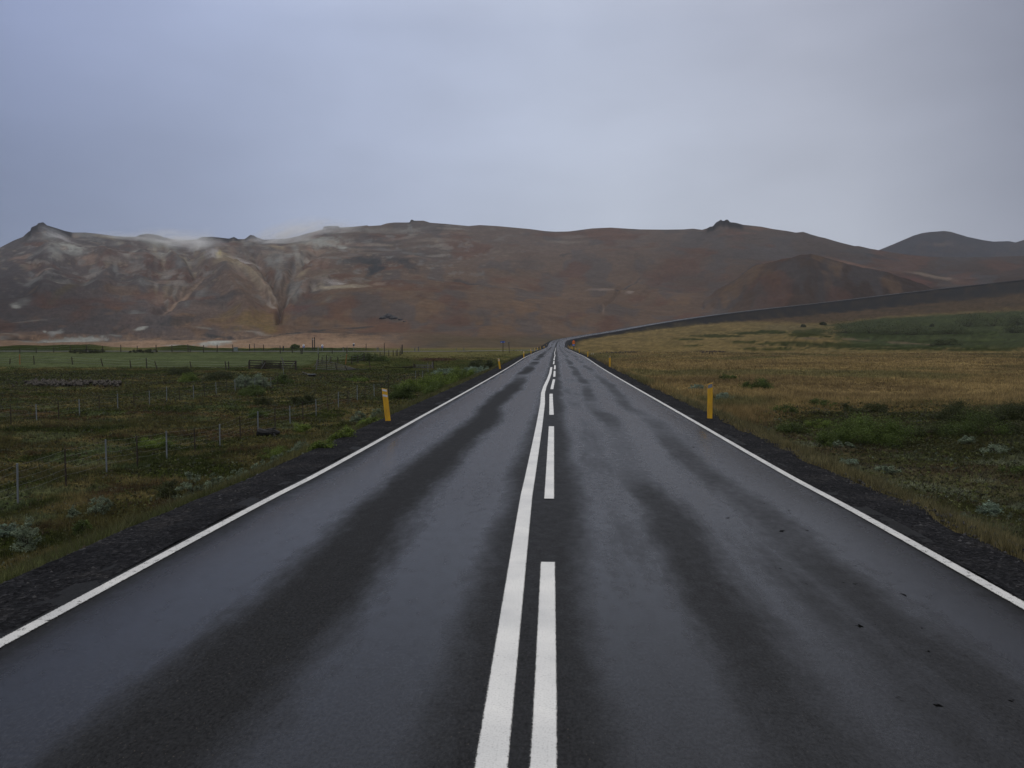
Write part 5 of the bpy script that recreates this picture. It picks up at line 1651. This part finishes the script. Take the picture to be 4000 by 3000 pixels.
for px, y0, lb, m_ in [(1221.3, 1319, 'left dark pillar of the tall pair, with pale rings near its top', True), (1228.8, 1316.5, 'right dark pillar of the tall pair, slightly taller', False)]:
    q = at_depth(px, 1363, SIDE_Y + 9); q.z = g1(q.x, q.y); s = q.y / F
    zt = 1.85 + ray(px, y0)[1] * q.y - q.z
    rt = empty('basalt_pillar', q, 0, lb, 'pillar', 'pair of tall dark pillars')
    MB().cyl((0, 0, -.3), (0, 0, zt * .93), 2.0 * s, 1.9 * s, 10, .05).cyl((0, 0, zt * .93), (.02, 0, zt), 1.9 * s, 1.2 * s, 10, .05).build('shaft', M_BLACK, rt)
    if m_:
        mb = MB()
        for a_, zz_ in ((-1.9, 5), (1.6, 5), (.2, 5), (1.2, 8), (-.6, 8.2)): mb.box((a_ * s, -1.95 * s, zt - zz_ * s), (.9 * s, .04, 1.1 * s))
        mb.build('pale_fitting', M_WHITE, rt)
    else:
        MB().box((-1.7 * s, -1.6 * s, zt - 9.5 * s), (1.5 * s, .08, 1.4 * s)).build('pale_fitting', M_WHITE, rt)
BG = 'stone bollards along the side road'
for px, y0, y1, w2, dk_, lb in [(1340.7, 1354, 1368, 1.9, 0, 'grey bollard left of the third information sign'), (1356, 1353, 1368, 1.4, 0, 'slim bollard next to the grey one left of the third sign'), (1473.5, 1357, 1368, 1.8, 0, 'left one of two touching bollards'), (1478, 1356, 1368, 1.5, 0, 'right one of two touching bollards'),
                            (1620.6, 1359, 1368, 2.0, 0, 'short bollard right of the tall dark corner post'), (1634.7, 1353, 1369, 2.2, 0, 'taller bollard right of the short one'), (1107, 1351, 1366, 2.8, 1, 'broad black bollard at the far left of the side road'),
                            (1571.2, 1345.6, 1382.7, 2.2, 1, 'tall black corner post where the thin fence ends'), (1782, 1359, 1368, 1.2, 0, 'first small bollard near the junction'), (1812, 1357, 1368, 1.5, 0, 'second small bollard near the junction'),
                            (993.5, 1341, 1366, 1.3, 1, 'tall thin black post before the orange plain, left part of the photo'), (976, 1345, 1366, 1.0, 1, 'thin brown post left of the tall thin black one')]:
    yy_ = SIDE_Y + 7 if y1 < 1372 else None
    if yy_ is None: q = ground_at(px, y1)
    else: q = at_depth(px, y1, yy_); q.z = g1(q.x, q.y)
    s = q.y / F; zt = 1.85 + ray(px, y0)[1] * q.y - q.z
    o = MB().cyl((0, 0, -.3), (0, 0, zt * .94), w2 * s, w2 * s * .9, 8, .06).cyl((0, 0, zt * .94), (0, 0, zt), w2 * s * .9, w2 * s * .5, 8, .06).build('bollard' if y1 < 1372 and w2 > 1.35 else 'post', M_BLACK if dk_ else M_STONEP)
    o.location = q
    tag(o, lb, 'bollard' if w2 > 1.35 and y1 < 1372 else 'post', BG)
q = at_depth(921, 1367, SIDE_Y + 9); q.z = g1(q.x, q.y); s = q.y / F
zt = max(.9, 1.85 + ray(921, 1357.5)[1] * q.y - q.z)
rt = empty('utility_box', q, 0, 'pale grey green utility box far left beyond the side road', 'utility box')
MB().box((0, 0, zt / 2), (14 * s, .7, zt)).build('cabinet', simple('box_paint', (.13, .17, .16), .6, .3, .1, 9), rt, bevel=.03)
MB().box((0, 0, zt + .04), (15.5 * s, .8, .07)).build('lid', M_METAL, rt)

# ------------------------------------------------------------------ steam over the hot springs
def steam(px, py, w, h, dens, label, rot=0, depth=None, name='steam_plume', ns=3.0, dx=0):
    q = depth and at_depth(px, py, depth) or mount_at(px, py)
    s = q.y / F
    import bmesh
    me = bpy.data.meshes.new(name); bm = bmesh.new()
    bmesh.ops.create_icosphere(bm, subdivisions=3, radius=1)
    bm.to_mesh(me); bm.free()
    m = bpy.data.materials.new('steam'); m.use_nodes = True
    t = m.node_tree; t.nodes.clear()
    out = t.nodes.new('ShaderNodeOutputMaterial')
    pv = t.nodes.new('ShaderNodeVolumePrincipled')
    pv.inputs['Color'].default_value = (.99, .995, 1, 1)
    pv.inputs['Anisotropy'].default_value = .2
    co = t.nodes.new('ShaderNodeTexCoord')
    ln = t.nodes.new('ShaderNodeVectorMath'); ln.operation = 'LENGTH'
    t.links.new(co.outputs['Object'], ln.inputs[0])
    n = t.nodes.new('ShaderNodeTexNoise'); n.inputs['Scale'].default_value = ns; n.inputs['Detail'].default_value = 3; n.inputs['Roughness'].default_value = .6
    t.links.new(co.outputs['Object'], n.inputs['Vector'])
    a = math_node(t, 'POWER', math_node(t, 'SUBTRACT', 1.0, ln.outputs['Value'], clamp=True), 1.4)
    b = math_node(t, 'MULTIPLY_ADD', n.outputs[0], 4.0, -1.4, clamp=True)
    d_ = math_node(t, 'MULTIPLY', math_node(t, 'MULTIPLY', a, b), dens)
    t.links.new(d_, pv.inputs['Density'])
    t.links.new(pv.outputs[0], out.inputs['Volume'])
    o = link_mesh(name, me, m)
    o.location = q + Vector((0, -max(8, h * s * .6), 0))
    o.scale = (w * s / 2, max(10, h * s * .55), h * s / 2)
    o.rotation_euler = (0, rot, 0)
    return tag(o, label, 'steam', 'steam and mist drifting on the mountain', 'stuff')
steam(858, 1000, 80, 100, 0.05, 'narrow steam column rising above the ochre spur', rot=-.7)
steam(800, 968, 200, 90, 0.05, 'steam leaning left towards the ridge', rot=-.9)
steam(730, 955, 460, 120, 0.09, 'mist bank blown along the ridge above the steam column', rot=.08)
steam(960, 1028, 200, 30, 0.12, 'thin steam veil on top of the ochre spur', rot=.35)
steam(500, 932, 320, 60, 0.06, 'thin mist along the ridge left of the steam column', rot=.08)
steam(250, 930, 220, 60, 0.07, 'mist wisp trailing below the left peak', rot=.5)
steam(1130, 940, 460, 130, 0.10, 'mist over the pale saddle of the ridge', rot=-.3)
steam(1310, 900, 300, 90, 0.05, 'faint cloud touching the flat crag on the ridge')
steam(1330, 1112, 170, 40, 0.096, 'small steam veil over the pale strip on the slope', rot=.25)
steam(25, 1335, 110, 50, 0.216, 'steam puff at the mountain foot on the left photo edge', depth=600, rot=.3)

# ------------------------------------------------------------------ haze
zmin = -8.0
hb_ = bpy.data.meshes.new('haze')
x0, x1, y0, y1, z0, z1 = -3700, 3700, -60, 3300, zmin, 330
hb_.from_pydata([(x, y, z) for x in (x0, x1) for y in (y0, y1) for z in (z0, z1)], [], [(0, 1, 3, 2), (4, 6, 7, 5), (0, 4, 5, 1), (2, 3, 7, 6), (0, 2, 6, 4), (1, 5, 7, 3)])
m = bpy.data.materials.new('haze'); m.use_nodes = True
t = m.node_tree; t.nodes.clear()
out = t.nodes.new('ShaderNodeOutputMaterial'); pv = t.nodes.new('ShaderNodeVolumePrincipled')
pv.inputs['Color'].default_value = (.80, .86, .98, 1); pv.inputs['Density'].default_value = .00008; pv.inputs['Anisotropy'].default_value = .1
t.links.new(pv.outputs[0], out.inputs['Volume'])
tag(link_mesh('haze', hb_, m), kind='stuff')
